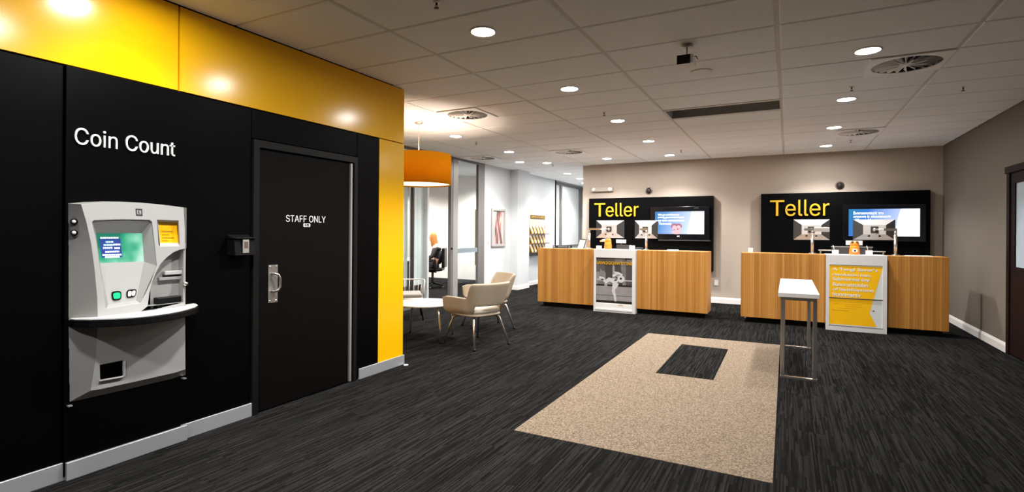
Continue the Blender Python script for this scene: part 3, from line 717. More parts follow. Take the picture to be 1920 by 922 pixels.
# ------------------------------------------------------------------ staff door in the left wall
d1 = struct('door_1')
fy0, fy1, ftop = 2.682, 3.80, 2.16
MB().prism([(fy0, 0), (fy0, ftop), (fy1, ftop), (fy1, 0), (3.755, 0), (3.755, 2.10), (2.735, 2.10), (2.735, 0)], [], -0.02, 0.016, on_left(LX)).build('door_frame', mat('door_frame_black', (0.006, 0.006, 0.006), 0.4, spec=0.25), d1, 0.003)
leaf = MB().box((LX - 0.02, 2.742, 0.012), (LX - 0.004, 3.705, 2.088)).build('door_leaf', BLACKD, d1, 0.002)
box('edge_strip', (LX - 0.018, 3.712, 0.012), (LX + 0.012, 3.735, 2.09), ALUL, d1, 0.003)
box('shadow_gap', (LX - 0.021, 3.736, 0.012), (LX - 0.012, 3.756, 2.10), BPLAST, d1)
pp = box('handle_plate', (LX - 0.004, 2.83, 0.862), (LX + 0.001, 2.918, 1.168), ALU, leaf, 0.001)
MB().tube([(LX, 2.86, 1.098), (LX + 0.035, 2.865, 1.100), (LX + 0.050, 2.885, 1.090), (LX + 0.052, 2.90, 1.06), (LX + 0.052, 2.90, 0.99), (LX + 0.050, 2.885, 0.965), (LX + 0.035, 2.865, 0.955), (LX, 2.86, 0.956)], 0.0095, 12).build('pull_handle', CHROME, leaf)
for y, z in ((2.845, 0.876), (2.903, 0.876), (2.845, 1.154), (2.903, 1.154)):
    o = MB().lathe([(0, 0.003), (0.007, 0.002), (0.008, 0)], n=12).build('screw', CHROME, leaf); o.rotation_euler = (0, PI / 2, 0); o.location = (LX + 0.001, y, z)
sign_letters('STAFF ONLY', 2.997, 3.42, 1.520, 1.578, 0.002, on_left(LX - 0.004), WLET, leaf)
lettering('logo_mark', 'IEI', 3.182, 3.24, 1.482, 1.508, 0.002, on_left(LX - 0.004), WLET, leaf, 'small_mark', False)
MB().prism([(3.178 + 0.0, 1.48), (3.244, 1.48), (3.250, 1.495), (3.244, 1.510), (3.178, 1.510), (3.172, 1.495)],
           [[(3.182, 1.484), (3.176, 1.495), (3.182, 1.506), (3.240, 1.506), (3.246, 1.495), (3.240, 1.484)]], 0, 0.0015, on_left(LX - 0.004)).build('small_mark', WLET, leaf)
# card reader beside the frame
t = thing('card_reader', 'black hooded card reader box with a silver slot beside the staff door', 'card reader', (LX, 2.56, 1.26))
MB().add([(0, -0.085, 0.0), (0.10, -0.085, 0.0), (0.10, 0.085, 0.0), (0, 0.085, 0.0), (0, -0.085, 0.155), (0.085, -0.085, 0.125), (0.085, 0.085, 0.125), (0, 0.085, 0.155)],
         [(0, 3, 2, 1), (4, 5, 6, 7), (0, 1, 5, 4), (1, 2, 6, 5), (2, 3, 7, 6), (3, 0, 4, 7)]).build('housing', BPLAST, t, 0.004)
MB().box((0.0, -0.09, 0.125), (0.11, 0.09, 0.132)).build('hood', BPLAST, t, 0.002)
MB().box((0.099, -0.028, 0.018), (0.106, 0.022, 0.118)).build('reader_slot', ALUL, t, 0.002)
MB().box((0.1055, -0.018, 0.055), (0.108, 0.012, 0.102)).build('slot_window', mat('reader_brown', (0.12, 0.08, 0.06), 0.4), t)

# sign on the panel
sg = thing('wall_sign', 'white raised letters reading Coin Count on the black panel', 'sign', (0, 0, 0))
sign_letters('Coin Count', 1.517, 2.082, 1.944, 2.045, 0.010, on_left(LX + 0.020), WLET, sg)

# ------------------------------------------------------------------ coin counting machine
cm = thing('coin_machine', 'grey wall-mounted coin counting machine with green touch screen and shelf', 'coin machine', (LX + 0.012, 1.82, 0.45))
WX = LX + 0.013          # wall surface behind it
FXm = -3.600             # front face
o0 = Vector(cm.location)
def L(p): return (p[0] - o0.x, p[1] - o0.y, p[2] - o0.z)
ZS = 0.93; TAPER = 0.10
def face(X, z): return X + TAPER * min(0.0, z - ZS)      # the lower half of the cabinet leans back to the wall
def fat(x, y, X=FXm):
    p = at(x, y, 0, X)
    for _ in range(8): p = at(x, y, 0, face(X, p[2]))
    return p
def fp(x, y, X=FXm): return L(fat(x, y, X))
def f2(x, y, X=FXm):
    p = fat(x, y, X); return (p[1] - o0.y, p[2] - o0.z)
def onm(X): return lambda u, v, d: (face(X, v + o0.z) - o0.x + d, u, v)
outer = [(151.6, 382.5), (175, 379.5), (205, 378.2), (235, 378.3), (262, 379.6), (300, 383), (330, 387), (344.5, 389.5), (347, 430), (347, 466), (337, 468), (325, 473), (312, 483), (301, 495), (292, 512), (285, 530), (280, 550), (277, 574),
         (347, 566), (347.5, 692), (330, 698), (250, 716), (185, 730), (170, 732), (175, 700), (179, 676), (181.5, 640), (182.5, 617), (183, 591), (182, 558), (179.4, 530), (176.5, 500), (170.7, 457), (162, 417)]
screenhole = [(173, 416), (176, 413), (230, 411.5), (281, 412.5), (285, 416), (288, 440), (291.5, 470), (294, 498), (284, 528), (272, 553), (263, 568), (230, 573), (199, 578), (193, 535), (186, 490), (180, 450)]
signhole = [(294.5, 412), (335, 413.5), (338, 458), (337, 461), (301, 462), (298, 459)]
outlet = [(187, 684), (231, 675), (231.5, 705), (188, 713)]
up_ = outer[:18] + [(262, 586), (183, 595)] + outer[29:]; lo_ = [(183, 595), (262, 586), (276, 584), (347, 566)] + outer[19:29]
MB().prism([f2(*p) for p in up_], [[f2(*p) for p in screenhole], [f2(*p) for p in signhole]], -0.012, 0.0, onm(FXm)).build('upper_fascia', MLIGHT, cm, 0.004)
MB().prism([f2(*p) for p in lo_], [[f2(*p) for p in outlet]], -0.012, 0.0, onm(FXm)).build('lower_fascia', MLIGHT, cm, 0.004)
# side and top returns to the wall
n = len(outer); m = MB(); vs = []
for p in outer:
    vs.append(fp(*p))
yl, yr = 1.487 - o0.y, 2.170 - o0.y
zt, zb = 1.602 - o0.z, 0.452 - o0.z
bk = []
for i, p in enumerate(outer):
    q = fp(*p)
    if i <= 7: bk.append((WX - o0.x, q[1] + (yl - vs[0][1]) * (1 - i / 7) + (yr - vs[7][1]) * i / 7, q[2] + 0.004))
    elif i <= 9: bk.append((WX - o0.x, yr, q[2]))
    elif i <= 18: bk.append((WX - o0.x + 0.012, q[1], q[2]))
    elif i <= 19: bk.append((WX - o0.x, yr, q[2] - 0.05 if i == 19 else q[2]))
    elif i <= 23: bk.append((WX - o0.x, q[1] + (yr - vs[19][1]) * (23 - i) / 4 + (yl - vs[23][1]) * (i - 19) / 4, q[2] - 0.055))
    else: bk.append((WX - o0.x, yl, q[2] - 0.055 * max(0, (28 - i)) / 5 if i < 28 else q[2]))
allv = vs + bk
m.add(allv, [(i, (i + 1) % n, n + (i + 1) % n, n + i) for i in list(range(0, 9)) + list(range(18, 23))], 0)
m.build('side_return', MGREY, cm)
m = MB(); m.add(allv, [(i, (i + 1) % n, n + (i + 1) % n, n + i) for i in range(23, n)], 0, True)
m.build('side_cheek', MSIDE, cm)
m = MB(); m.add(allv, [(i, (i + 1) % n, n + (i + 1) % n, n + i) for i in range(9, 18)], 0, True)
m.build('chute_edge', MLIGHT, cm)
# recessed screen pocket
hole6 = [(173, 413), (285, 413), (294, 498), (263, 568), (199, 578), (186, 490)]
inn = [(180, 437, -3.662), (266, 437, -3.662), (270, 490, -3.645), (255, 563, -3.618), (203, 571, -3.618), (187, 493, -3.645)]
hv = [fp(x, y, FXm - 0.006) for x, y in hole6]; iv = [fp(*p) for p in inn]
m = MB(); m.add(hv + iv, [(i, (i + 1) % 6, 6 + (i + 1) % 6, 6 + i) for i in range(6)]); m.build('screen_surround', MGREY, cm)
MB().add([iv[5], iv[2], iv[3], iv[4]], [(0, 1, 2, 3)]).build('keypad_panel', MLIGHT, cm)
GREENS = bpy.data.materials.new('green_screen'); GREENS.use_nodes = True; nt = GREENS.node_tree; b_ = nt.nodes['Principled BSDF']
b_.inputs['Base Color'].default_value = (0.01, 0.02, 0.02, 1); b_.inputs['Roughness'].default_value = 0.2
tc = nd(nt, 'ShaderNodeTexCoord'); nn = nd(nt, 'ShaderNodeTexNoise'); nn.inputs['Scale'].default_value = 9; nn.inputs['Detail'].default_value = 1.5
sp_ = nd(nt, 'ShaderNodeSeparateXYZ'); nt.links.new(tc.outputs['Object'], sp_.inputs[0]); nt.links.new(tc.outputs['Object'], nn.inputs['Vector'])
ff = mth(nt, 'ADD', mth(nt, 'MULTIPLY', nn.outputs['Fac'], 0.9), mth(nt, 'SUBTRACT', mth(nt, 'MULTIPLY', sp_.outputs[1], 1.8), mth(nt, 'MULTIPLY', mth(nt, 'SUBTRACT', sp_.outputs[2], 0.95), 2.2)))
nt.links.new(ramp(nt, ff, [(0.18, (0.01, 0.20, 0.12)), (0.45, (0.03, 0.42, 0.22)), (0.65, (0.22, 0.68, 0.45)), (0.85, (0.62, 0.92, 0.78))]), b_.inputs['Emission Color'])
b_.inputs['Emission Strength'].default_value = 0.95
sc_ = MB().add([iv[0], iv[1], iv[2], iv[5]], [(0, 1, 2, 3)]).build('touch_screen', GREENS, cm)
def scr(u, v, off=0.003):
    a = Vector(iv[0]) * (1 - u) + Vector(iv[1]) * u; b = Vector(iv[5]) * (1 - u) + Vector(iv[2]) * u
    p = a * (1 - v) + b * v; return (p.x + off, p.y, p.z)
def patch(name, u0, v0, u1, v1, mt_, off=0.003, par=None):
    return MB().add([scr(u0, v0, off), scr(u1, v0, off), scr(u1, v1, off), scr(u0, v1, off)], [(0, 1, 2, 3)]).build(name, mt_, par or sc_)
patch('menu_window', 0.05, 0.18, 0.50, 0.82, NAVY)
CY = mat('lit_cyan_type', (0.5, 0.9, 0.8), 0.4, emit=(0.35, 0.9, 0.75), es=0.9)
for i, (u0, u1, v) in enumerate(((0.07, 0.45, 0.13), (0.17, 0.33, 0.27), (0.12, 0.32, 0.37), (0.33, 0.48, 0.36), (0.10, 0.30, 0.47), (0.34, 0.46, 0.48), (0.14, 0.44, 0.60), (0.07, 0.48, 0.71), (0.12, 0.44, 0.78))):
    u = u0
    while u < u1:
        wv = random.uniform(0.02, 0.05); patch('screen_text', u, v, min(u + wv, u1), v + 0.055, CY if i in (1, 2) else WTEXT, 0.005); u += wv + 0.012
# sign recess on the right
sv = [fp(x, y, FXm - 0.006) for x, y in ((294.5, 412), (336, 413.5), (338, 461), (300, 462))]
si = [fp(x, y, FXm - 0.035) for x, y in ((297, 415.5), (333.5, 417.5), (335, 455), (301, 455.5))]
MB().add(sv + si, [(i, (i + 1) % 4, 4 + (i + 1) % 4, 4 + i) for i in range(4)]).build('sign_surround', MLIGHT, cm)
ys_ = MB().add(si, [(0, 1, 2, 3)]).build('notice', ORANGE, cm)
def sgn(u, v, off=0.002):
    a = Vector(si[0]) * (1 - u) + Vector(si[1]) * u; b = Vector(si[3]) * (1 - u) + Vector(si[2]) * u
    p = a * (1 - v) + b * v; return (p.x + off, p.y, p.z)
OT = mat('amber_print', (0.60, 0.24, 0.004), 0.5)
for v, u1 in ((0.1, 0.85), (0.42, 0.70), (0.58, 0.5), (0.72, 0.75), (0.86, 0.4)):
    MB().add([sgn(0.1, v), sgn(u1, v), sgn(u1, v + 0.045), sgn(0.1, v + 0.045)], [(0, 1, 2, 3)]).build('notice_text', OT, ys_)
# coin outlet pocket
ov = [fp(x, y, FXm - 0.006) for x, y in outlet]; oi = [fp(x, y, FXm - 0.06) for x, y in ((190, 685), (229, 677), (229, 700), (190, 707))]
MB().add(ov + oi, [(i, (i + 1) % 4, 4 + (i + 1) % 4, 4 + i) for i in range(4)] + [(4, 5, 6, 7)]).build('coin_outlet', BPLAST, cm)
m = MB().tube([fp(186, 714, FXm + 0.006), fp(229, 706.5, FXm + 0.006), fp(233, 703, FXm + 0.006), fp(233, 677, FXm + 0.004)], 0.007, 8); m.build('outlet_lip', MLIGHT, cm)
# chute recess at right: back, ledge, dark bowl
cv = [(WX - o0.x + 0.013, fp(x, y)[1], fp(x, y)[2]) for x, y in ((276, 578), (277, 464), (345, 464), (346, 575))]
rec = [(WX - o0.x + 0.018, 1.93 - o0.y, 0.90 - o0.z), (WX - o0.x + 0.018, 1.93 - o0.y, 1.40 - o0.z), (WX - o0.x + 0.018, 2.12 - o0.y, 1.40 - o0.z), (WX - o0.x + 0.018, 2.12 - o0.y, 0.90 - o0.z)]
MB().add(rec, [(0, 1, 2, 3)]).build('chute_back', MGREY, cm)
def mbox(name, x0, x1, y0, y1, z0, z1, mt_, bev=0.0):
    return MB().box((x0 - o0.x, y0 - o0.y, z0 - o0.z), (x1 - o0.x, y1 - o0.y, z1 - o0.z)).build(name, mt_, cm, bev)
mbox('chute_ledge', WX + 0.012, -3.628, 2.00, 2.115, 1.150, 1.175, MLIGHT, 0.003)
mbox('chute_ledge', WX + 0.012, -3.640, 1.97, 2.115, 1.115, 1.135, MGREY, 0.003)
mbox('right_jamb', WX, -3.612, 2.108, 2.124, 0.93, 1.36, MGREY, 0.002)
mbox('coin_bowl', WX + 0.005, -3.625, 1.95, 2.105, 0.935, 1.005, BPLAST, 0.006)
m = MB().lathe([(0, 0.025), (0.013, 0.022), (0.015, 0.0)], n=16).build('lock_knob', CHROME, cm); m.rotation_euler = (0, PI / 2, 0); m.location = L((-3.612, 2.116, 1.085))
# keypad lamps
GRN = mat('green_button', (0.01, 0.5, 0.15), 0.3, emit=(0.01, 0.75, 0.22), es=0.8)
PNK = mat('pink_lamp', (0.8, 0.6, 0.6), 0.3, emit=(0.9, 0.55, 0.55), es=0.7)
def kp(u, v, off):
    a = Vector(iv[5]) * (1 - u) + Vector(iv[2]) * u; b = Vector(iv[4]) * (1 - u) + Vector(iv[3]) * u
    p = a * (1 - v) + b * v; return (p.x + off, p.y, p.z)
def pill(name, u0, u1, v0, v1, off0, off1, mt_, nseg=20):
    uc, vc, hu, hv_ = (u0 + u1) / 2, (v0 + v1) / 2, (u1 - u0) / 2, (v1 - v0) / 2
    ring = []
    for k in range(nseg):
        a = 2 * PI * k / nseg; ca, sa = math.cos(a), math.sin(a)
        ring.append((uc + hu * (abs(ca) ** 0.5) * (1 if ca > 0 else -1), vc + hv_ * (abs(sa) ** 0.6) * (1 if sa > 0 else -1)))
    v = [kp(a, b, off1) for a, b in ring] + [kp(a, b, off0) for a, b in ring]
    return MB().add(v, [tuple(range(nseg))] + [(k, (k + 1) % nseg, nseg + (k + 1) % nseg, nseg + k) for k in range(nseg)]).build(name, mt_, cm)
pill('button_bezel', 0.15, 0.45, 0.70, 0.92, 0, 0.006, BPLAST); pill('green_button', 0.19, 0.41, 0.735, 0.885, 0.006, 0.009, GRN)
pill('button_bezel', 0.62, 0.94, 0.70, 0.90, 0, 0.006, BPLAST); pill('coin_lamp', 0.66, 0.77, 0.735, 0.865, 0.006, 0.009, PNK); pill('coin_lamp', 0.79, 0.90, 0.735, 0.865, 0.006, 0.009, PNK)
# little square emblem
e0, e1, e2, e3 = [f2(*p) for p in ((254, 391), (266.5, 391.5), (267, 404.5), (255, 404))]
q0, q1, q2, q3 = [f2(*p) for p in ((256, 393), (264.8, 393.4), (265, 402), (256.8, 401.6))]
MB().prism([e0, e1, e2, e3], [[q0, q1, q2, q3]], 0.0, 0.002, onm(FXm)).build('emblem', DGREY, cm)
lettering('emblem', 'K', f2(258.5, 397)[0], f2(263, 397)[0], f2(260, 400.5)[1], f2(260, 394.5)[1], 0.002, onm(FXm), DGREY, cm, 'emblem_letter', False)
# the two round sensors in a pill shaped recess on the cheek
def cheek(x, y):  # point on the cheek plane between wall edge and front edge
    k = (x - 124) / 45.0
    return Vector(at(x, y, 0, WX + (FXm - WX) * (0.06 + 0.94 * k)))
ring = []
for k in range(24):
    a = 2 * PI * k / 24; yy = 425.5 + 9.5 * math.sin(a) + (10 if math.sin(a) > 0 else -10) * min(1, abs(math.sin(a)) * 3)
    ring.append(cheek(140 + 8.2 * math.cos(a), yy))
nn_ = Vector((0.72, -0.69, 0))
MB().add([L(p + nn_ * 0.003) for p in ring] + [L(p - nn_ * 0.002) for p in ring], [tuple(range(24))] + [(k, (k + 1) % 24, 24 + (k + 1) % 24, 24 + k) for k in range(24)]).build('sensor_plate', mat('sensor_grey', (0.11, 0.11, 0.11), 0.4), cm, 0.001)
for y in (415.5, 436.0):
    p = cheek(140.5, y); m = MB(); m.tube([p, p + nn_ * 0.012], 0.017, 16); m.tube([p + nn_ * 0.012, p + nn_ * 0.018, p + nn_ * 0.021], [0.011, 0.009, 0.003], 14, 1)
    ob = MB(); ob.v = [L(v) for v in m.v]; ob.f, ob.m, ob.sm = m.f, m.m, m.sm
    ob.build('round_sensor', [BPLAST, WPLAST], cm)
# shelf
sh = [(-3.690, 1.500), (-3.640, 1.508), (-3.56, 1.55), (-3.48, 1.625), (-3.425, 1.71), (-3.405, 1.80), (-3.412, 1.90), (-3.440, 1.99), (-3.485, 2.07), (-3.537, 2.145), (-3.60, 2.20), (-3.66, 2.225), (-3.690, 2.228)]
MB().prism([(a - o0.x, b - o0.y) for a, b in sh], [], 0.925 - o0.z, 0.933 - o0.z, on_floor).build('shelf_top', WLAM, cm, 0.002)
shb = [(a + 0.006 if a > -3.68 else a, b + (0.004 if b > 1.8 else -0.004)) for a, b in sh]
MB().prism([(a - o0.x, b - o0.y) for a, b in shb], [], 0.882 - o0.z, 0.925 - o0.z, on_floor).build('shelf_edge', BPLAST, cm, 0.006)
# hinge pins under the cabinet
for y in (1.49, 2.14):
    mbox('foot_pin', WX, WX + 0.03, y, y + 0.02, 0.425, 0.432, ALUL)

# ------------------------------------------------------------------ teller counters
CTZ = 1.13; CFY = 9.34; CBY = 9.80
def counter(x0, x1, b0, b1, label, side):
    t = thing('teller_counter', label, 'counter', (0, 0, 0), 0, 'bamboo teller counters')
    box('counter_panel', (x0, CFY, 0.09), (b0 - 0.003, CBY, CTZ), WOOD, t, 0.002)
    box('counter_panel', (b1 + 0.003, CFY, 0.09), (x1, CBY, CTZ), WOOD, t, 0.002)
    box('plinth', (x0 + 0.08, CFY + 0.10, 0.0), (b0, CBY - 0.05, 0.09), BPLAST, t)
    box('plinth', (b1, CFY + 0.10, 0.0), (x1 - 0.05, CBY - 0.05, 0.09), BPLAST, t)
    box('staff_worktop', (x0 + 0.03, CBY + 0.004, 0.72), (x1 - 0.45, CBY + 0.55, 0.75), WLAM, t, 0.002)
    box('staff_desk_end', (x0 + 0.03, CBY + 0.004, 0.0), (x0 + 0.06, CBY + 0.5, 0.72), WLAM, t)
    box('staff_desk_end', (x1 - 0.48, CBY + 0.004, 0.0), (x1 - 0.45, CBY + 0.5, 0.72), WLAM, t)
    return t
cl = counter(-4.325, -1.185, -3.155, -2.385, 'left teller counter in vertical grained bamboo, with the black and white poster', 0)
cr = counter(-0.672, 2.005, 0.520, 1.280, 'right teller counter in vertical grained bamboo, with the orange poster', 1)
# white display cabinet let into each counter
def cabinet(x0, x1, label):
    t = thing('display_cabinet', label, 'cabinet', (0, 0, 0), 0, 'white poster cabinets in the counters')
    y = 9.245
    box('carcass', (x0, y + 0.04, 0.0), (x1, CBY, CTZ + 0.005), WLAM, t, 0.003)
    fx, ft, fb = 0.045, 0.985, 0.075
    MB().prism([(x0, 0.0), (x1, 0.0), (x1, CTZ + 0.005), (x0, CTZ + 0.005)], [[(x0 + fx, fb), (x1 - fx - 0.01, fb), (x1 - fx - 0.01, ft), (x0 + fx, ft)]], 0.0, 0.022, on_back(y + 0.022)).build('face_frame', WLAM, t, 0.003)
    return t, y, x0 + fx, x1 - fx - 0.01, fb, ft
c1, cy_, a0, a1, b0, b1 = cabinet(-3.155, -2.385, 'white cabinet framing a black and white poster in the left counter')
# poster of the left cabinet
PB = bpy.data.materials.new('grey_street_photo'); PB.use_nodes = True; nt = PB.node_tree; bb = nt.nodes['Principled BSDF']; bb.inputs['Roughness'].default_value = 0.3
tc = nd(nt, 'ShaderNodeTexCoord'); mp = nd(nt, 'ShaderNodeMapping'); mp.inputs['Scale'].default_value = (7.5, 1, 3.6); nt.links.new(tc.outputs['Object'], mp.inputs[0])
vo = nd(nt, 'ShaderNodeTexVoronoi', distance='CHEBYCHEV'); vo.inputs['Scale'].default_value = 1.0; nt.links.new(mp.outputs[0], vo.inputs['Vector'])
bwn = nd(nt, 'ShaderNodeRGBToBW'); nt.links.new(vo.outputs['Color'], bwn.inputs[0])
nt.links.new(ramp(nt, bwn.outputs[0], [(0.2, (0.035, 0.032, 0.033)), (0.5, (0.11, 0.10, 0.105)), (0.8, (0.27, 0.25, 0.26))]), bb.inputs['Base Color'])
PG1 = mat('poster_grey', (0.28, 0.26, 0.26), 0.4, noise=0.3, nscale=6); PG2 = mat('poster_pale_grey', (0.58, 0.56, 0.56), 0.4, noise=0.15, nscale=25); PG3 = mat('poster_black', (0.012, 0.011, 0.012), 0.4); PG4 = mat('poster_mid_grey', (0.13, 0.12, 0.12), 0.4, noise=0.3, nscale=5)
ph = MB().box((a0, cy_ + 0.0285, b0 + 0.09), (a1, cy_ + 0.034, b1)).build('poster', PB, c1)
PYF = cy_ + 0.028
def pb(name, x0, x1, z0, z1, m_, off=0.0005):
    return MB().box((x0, PYF - off, z0), (x1, PYF + 0.001, z1)).build(name, m_, ph)
W_ = a1 - a0; H_ = b1 - b0
pb('poster_pavement', a0, a1, b0 + 0.09, b0 + 0.40, PG1)
pb('poster_rail', a0, a1, b0 + 0.395, b0 + 0.425, PG3, 0.001); pb('poster_rail', a0, a1, b0 + 0.50, b0 + 0.515, PG2, 0.001)
pb('poster_kerb', a0, a1, b0 + 0.09, b0 + 0.135, PG3, 0.001); pb('poster_kerb', a0, a1, b0 + 0.22, b0 + 0.235, PG4, 0.001)
def ppoly(pts, m_, off=0.0015, name='poster_figure'):
    return MB().prism([(a0 + u * W_, b0 + v * H_) for u, v in pts], [], -0.001, off, on_back(PYF)).build(name, m_, ph)
# a bending figure catching a ball, in pale greys
def blob(u, v, ru, rv, rot=0, n=16):
    return [(u + ru * math.cos(2 * PI * k / n) * math.cos(rot) - rv * math.sin(2 * PI * k / n) * math.sin(rot) * 1.0,
             v + (ru * math.cos(2 * PI * k / n) * math.sin(rot) + rv * math.sin(2 * PI * k / n) * math.cos(rot)) * W_ / H_) for k in range(n)]
def strip(pts, w0, w1):
    l, r = [], []; k = len(pts)
    for i, p in enumerate(pts):
        q = pts[min(i + 1, k - 1)]; o = pts[max(i - 1, 0)]; d = Vector((q[0] - o[0], (q[1] - o[1]) * H_ / W_)).normalized(); w = w0 + (w1 - w0) * i / (k - 1)
        l.append((p[0] - d.y * w, p[1] + d.x * w * W_ / H_)); r.append((p[0] + d.y * w, p[1] - d.x * w * W_ / H_))
    return l + r[::-1]
ppoly(strip([(0.52, 0.50), (0.50, 0.42), (0.48, 0.34), (0.52, 0.26), (0.545, 0.14)], 0.055, 0.028), PG2, 0.002)   # standing leg
ppoly(strip([(0.28, 0.52), (0.27, 0.43), (0.29, 0.36), (0.27, 0.27)], 0.05, 0.022), PG1, 0.0018)
ppoly(strip([(0.24, 0.50), (0.36, 0.57), (0.48, 0.545), (0.58, 0.50)], 0.045, 0.075), PG2, 0.0022)
ppoly(strip([(0.58, 0.50), (0.56, 0.46), (0.50, 0.40)], 0.05, 0.05), PG2, 0.0021)
ppoly(strip([(0.08, 0.60), (0.20, 0.585), (0.24, 0.52)], 0.035, 0.03), PG2, 0.0019)
ppoly(strip([(0.46, 0.64), (0.55, 0.67), (0.64, 0.64)], 0.03, 0.05), PG2, 0.0024)
ppoly(strip([(0.50, 0.72), (0.62, 0.705), (0.72, 0.66)], 0.018, 0.03), PG2, 0.0024)
ppoly(blob(0.69, 0.585, 0.095, 0.095), PG2, 0.0028); ppoly(blob(0.685, 0.595, 0.03, 0.03), PG3, 0.0034)
ppoly(blob(0.60, 0.655, 0.05, 0.028, 0.3), PG1, 0.003); ppoly(blob(0.54, 0.56, 0.04, 0.018, 0.2), PG3, 0.003)
ppoly(blob(0.17, 0.565, 0.05, 0.014), PG3, 0.003)
lettering('banner', 'KAVIGGOVATITINE', a0 - 0.012, a1 + 0.004, 0.862, 0.918, 0.003, on_back(PYF - 0.001), ORANGE, ph, 'poster_banner', False)
lettering('banner', 'EMIVOGOWATITNG', a0 - 0.006, a1 - 0.004, 0.868, 0.912, 0.0036, on_back(PYF - 0.001), YPAINT, ph, 'poster_banner', False)
box('leaflet_tray', (a0, cy_ + 0.004, b0), (a1, cy_ + 0.03, b0 + 0.085), WPLAST, c1, 0.003)
box('tray_lip', (a0 - 0.01, cy_ - 0.01, b0 - 0.045), (a1 + 0.01, cy_ + 0.004, b0 - 0.015), WLAM, c1, 0.003)
MB().prism([(-2.70, 0.135), (-2.59, 0.125), (-2.62, 0.155), (-2.66, 0.160)], [], 0, 0.002, on_back(cy_ + 0.004)).build('tray_mark', mat('cream_mark', (0.7, 0.55, 0.40), 0.5), c1)
# right cabinet with orange poster
c2, cy_, a0, a1, b0, b1 = cabinet(0.520, 1.280, 'white cabinet framing an orange and white poster in the right counter')
PALE = mat('poster_white', (0.72, 0.74, 0.74), 0.35)
ps = MB().box((a0, cy_ + 0.010, b0), (a1, cy_ + 0.016, b1)).build('poster', PALE, c2)
PW = cy_ + 0.0095
MB().prism([(0.566, 0.095), (1.158, 0.095), (1.070, 0.290), (1.228, 0.970), (0.566, 0.978)], [], 0, 0.001, on_back(PW)).build('poster_orange_field', ORANGE, ps)
TW = mat('poster_type_white', (0.85, 0.82, 0.76), 0.4); TSH = mat('poster_type_shadow', (0.45, 0.22, 0.03), 0.5)
rows = [('A Tengl Saver\'s', 0.600, 1.165, 0.885, 0.945), ('revolution han,', 0.603, 1.085, 0.812, 0.865), ('Submoreat toy', 0.603, 1.072, 0.735, 0.800),
        ('fiunorunzolsbn', 0.603, 1.050, 0.665, 0.722), ('of lautitiopnson', 0.606, 1.120, 0.585, 0.645), ('honrmantv', 0.606, 0.965, 0.515, 0.575)]
for s_, u0, u1, v0, v1 in rows:
    lettering('poster_line', s_, u0 + 0.004, u1 + 0.004, v0 - 0.004, v1 - 0.004, 0.0006, on_back(PW - 0.001), TSH, ps, 'poster_line_shadow', False, 0.01)
    lettering('poster_line', s_, u0, u1, v0, v1, 0.0012, on_back(PW - 0.001), TW, ps, 'poster_line', False, 0.018)
lettering('small_print', 'honro bansiniss uprante', 0.60, 0.81, 0.296, 0.309, 0.0006, on_back(PW - 0.001), DPRINT, ps, 'poster_small_print', False)
for z, u0, u1 in ((0.40, 0.62, 0.98), (0.37, 0.76, 0.98), (0.335, 0.70, 0.92)):
    MB().box((u0, PW - 0.0014, z), (u1, PW - 0.0009, z + 0.004)).build('poster_small_print', OT, ps)
MB().prism([(1.092, 0.335), (1.118, 0.327), (1.135, 0.338), (1.122, 0.305), (1.112, 0.318)], [], 0, 0.001, on_back(PW)).build('poster_mark', DPRINT, ps)
box('poster_seam', (a0 - 0.01, cy_ - 0.001, 0.487), (a1 + 0.01, cy_ + 0.011, 0.497), MULL, c2)
box('lower_trim', (a0 - 0.01, cy_ - 0.002, 0.072), (a1 + 0.01, cy_ + 0.006, 0.080), ALU, c2)

# ------------------------------------------------------------------ black teller boards, letters, screens
BY = 11.45
TVB = mat('tv_bezel_gloss', (0.004, 0.004, 0.006), 0.12)
def board(x0, x1, z0, z1, label):
    return tag(MB().box((x0, BY, z0), (x1, BW - 0.004, z1)).build('wall_board', BLACKP, None, 0.002), label, 'wall board', 'black boards behind the tellers')
board(-4.028, -1.355, 0.66, 2.213, 'black wall board behind the left teller counter')
board(-0.468, 2.195, 0.66, 2.224, 'black wall board behind the right teller counter')
for u0, u1, z0, z1, lab in ((-3.888, -2.882, 1.795, 2.100, 'left'), (-0.308, 0.687, 1.783, 2.092, 'right')):
    s1 = thing('wall_sign', 'raised yellow letters reading Teller on the %s black board' % lab, 'sign', (0, 0, 0), 0, 'Teller signs')
    sign_letters('Teller', u0, u1, z0, z1, 0.035, on_back(BY - 0.003), YPAINT, s1)
TV1 = screen_mat('tv_picture_left', 0, -2.52, -1.52, 1.42, 1.895, [(0.0, (0.02, 0.20, 0.50)), (0.25, (0.10, 0.32, 0.72)), (0.55, (0.42, 0.58, 0.95)), (0.85, (0.72, 0.85, 1.0))], 1.0)
TV2 = screen_mat('tv_picture_right', 0, 0.99, 2.04, 1.41, 1.90, [(0.0, (0.01, 0.22, 0.45)), (0.3, (0.04, 0.20, 0.65)), (0.6, (0.35, 0.50, 0.92)), (0.85, (0.6, 0.72, 1.0))], 1.0)
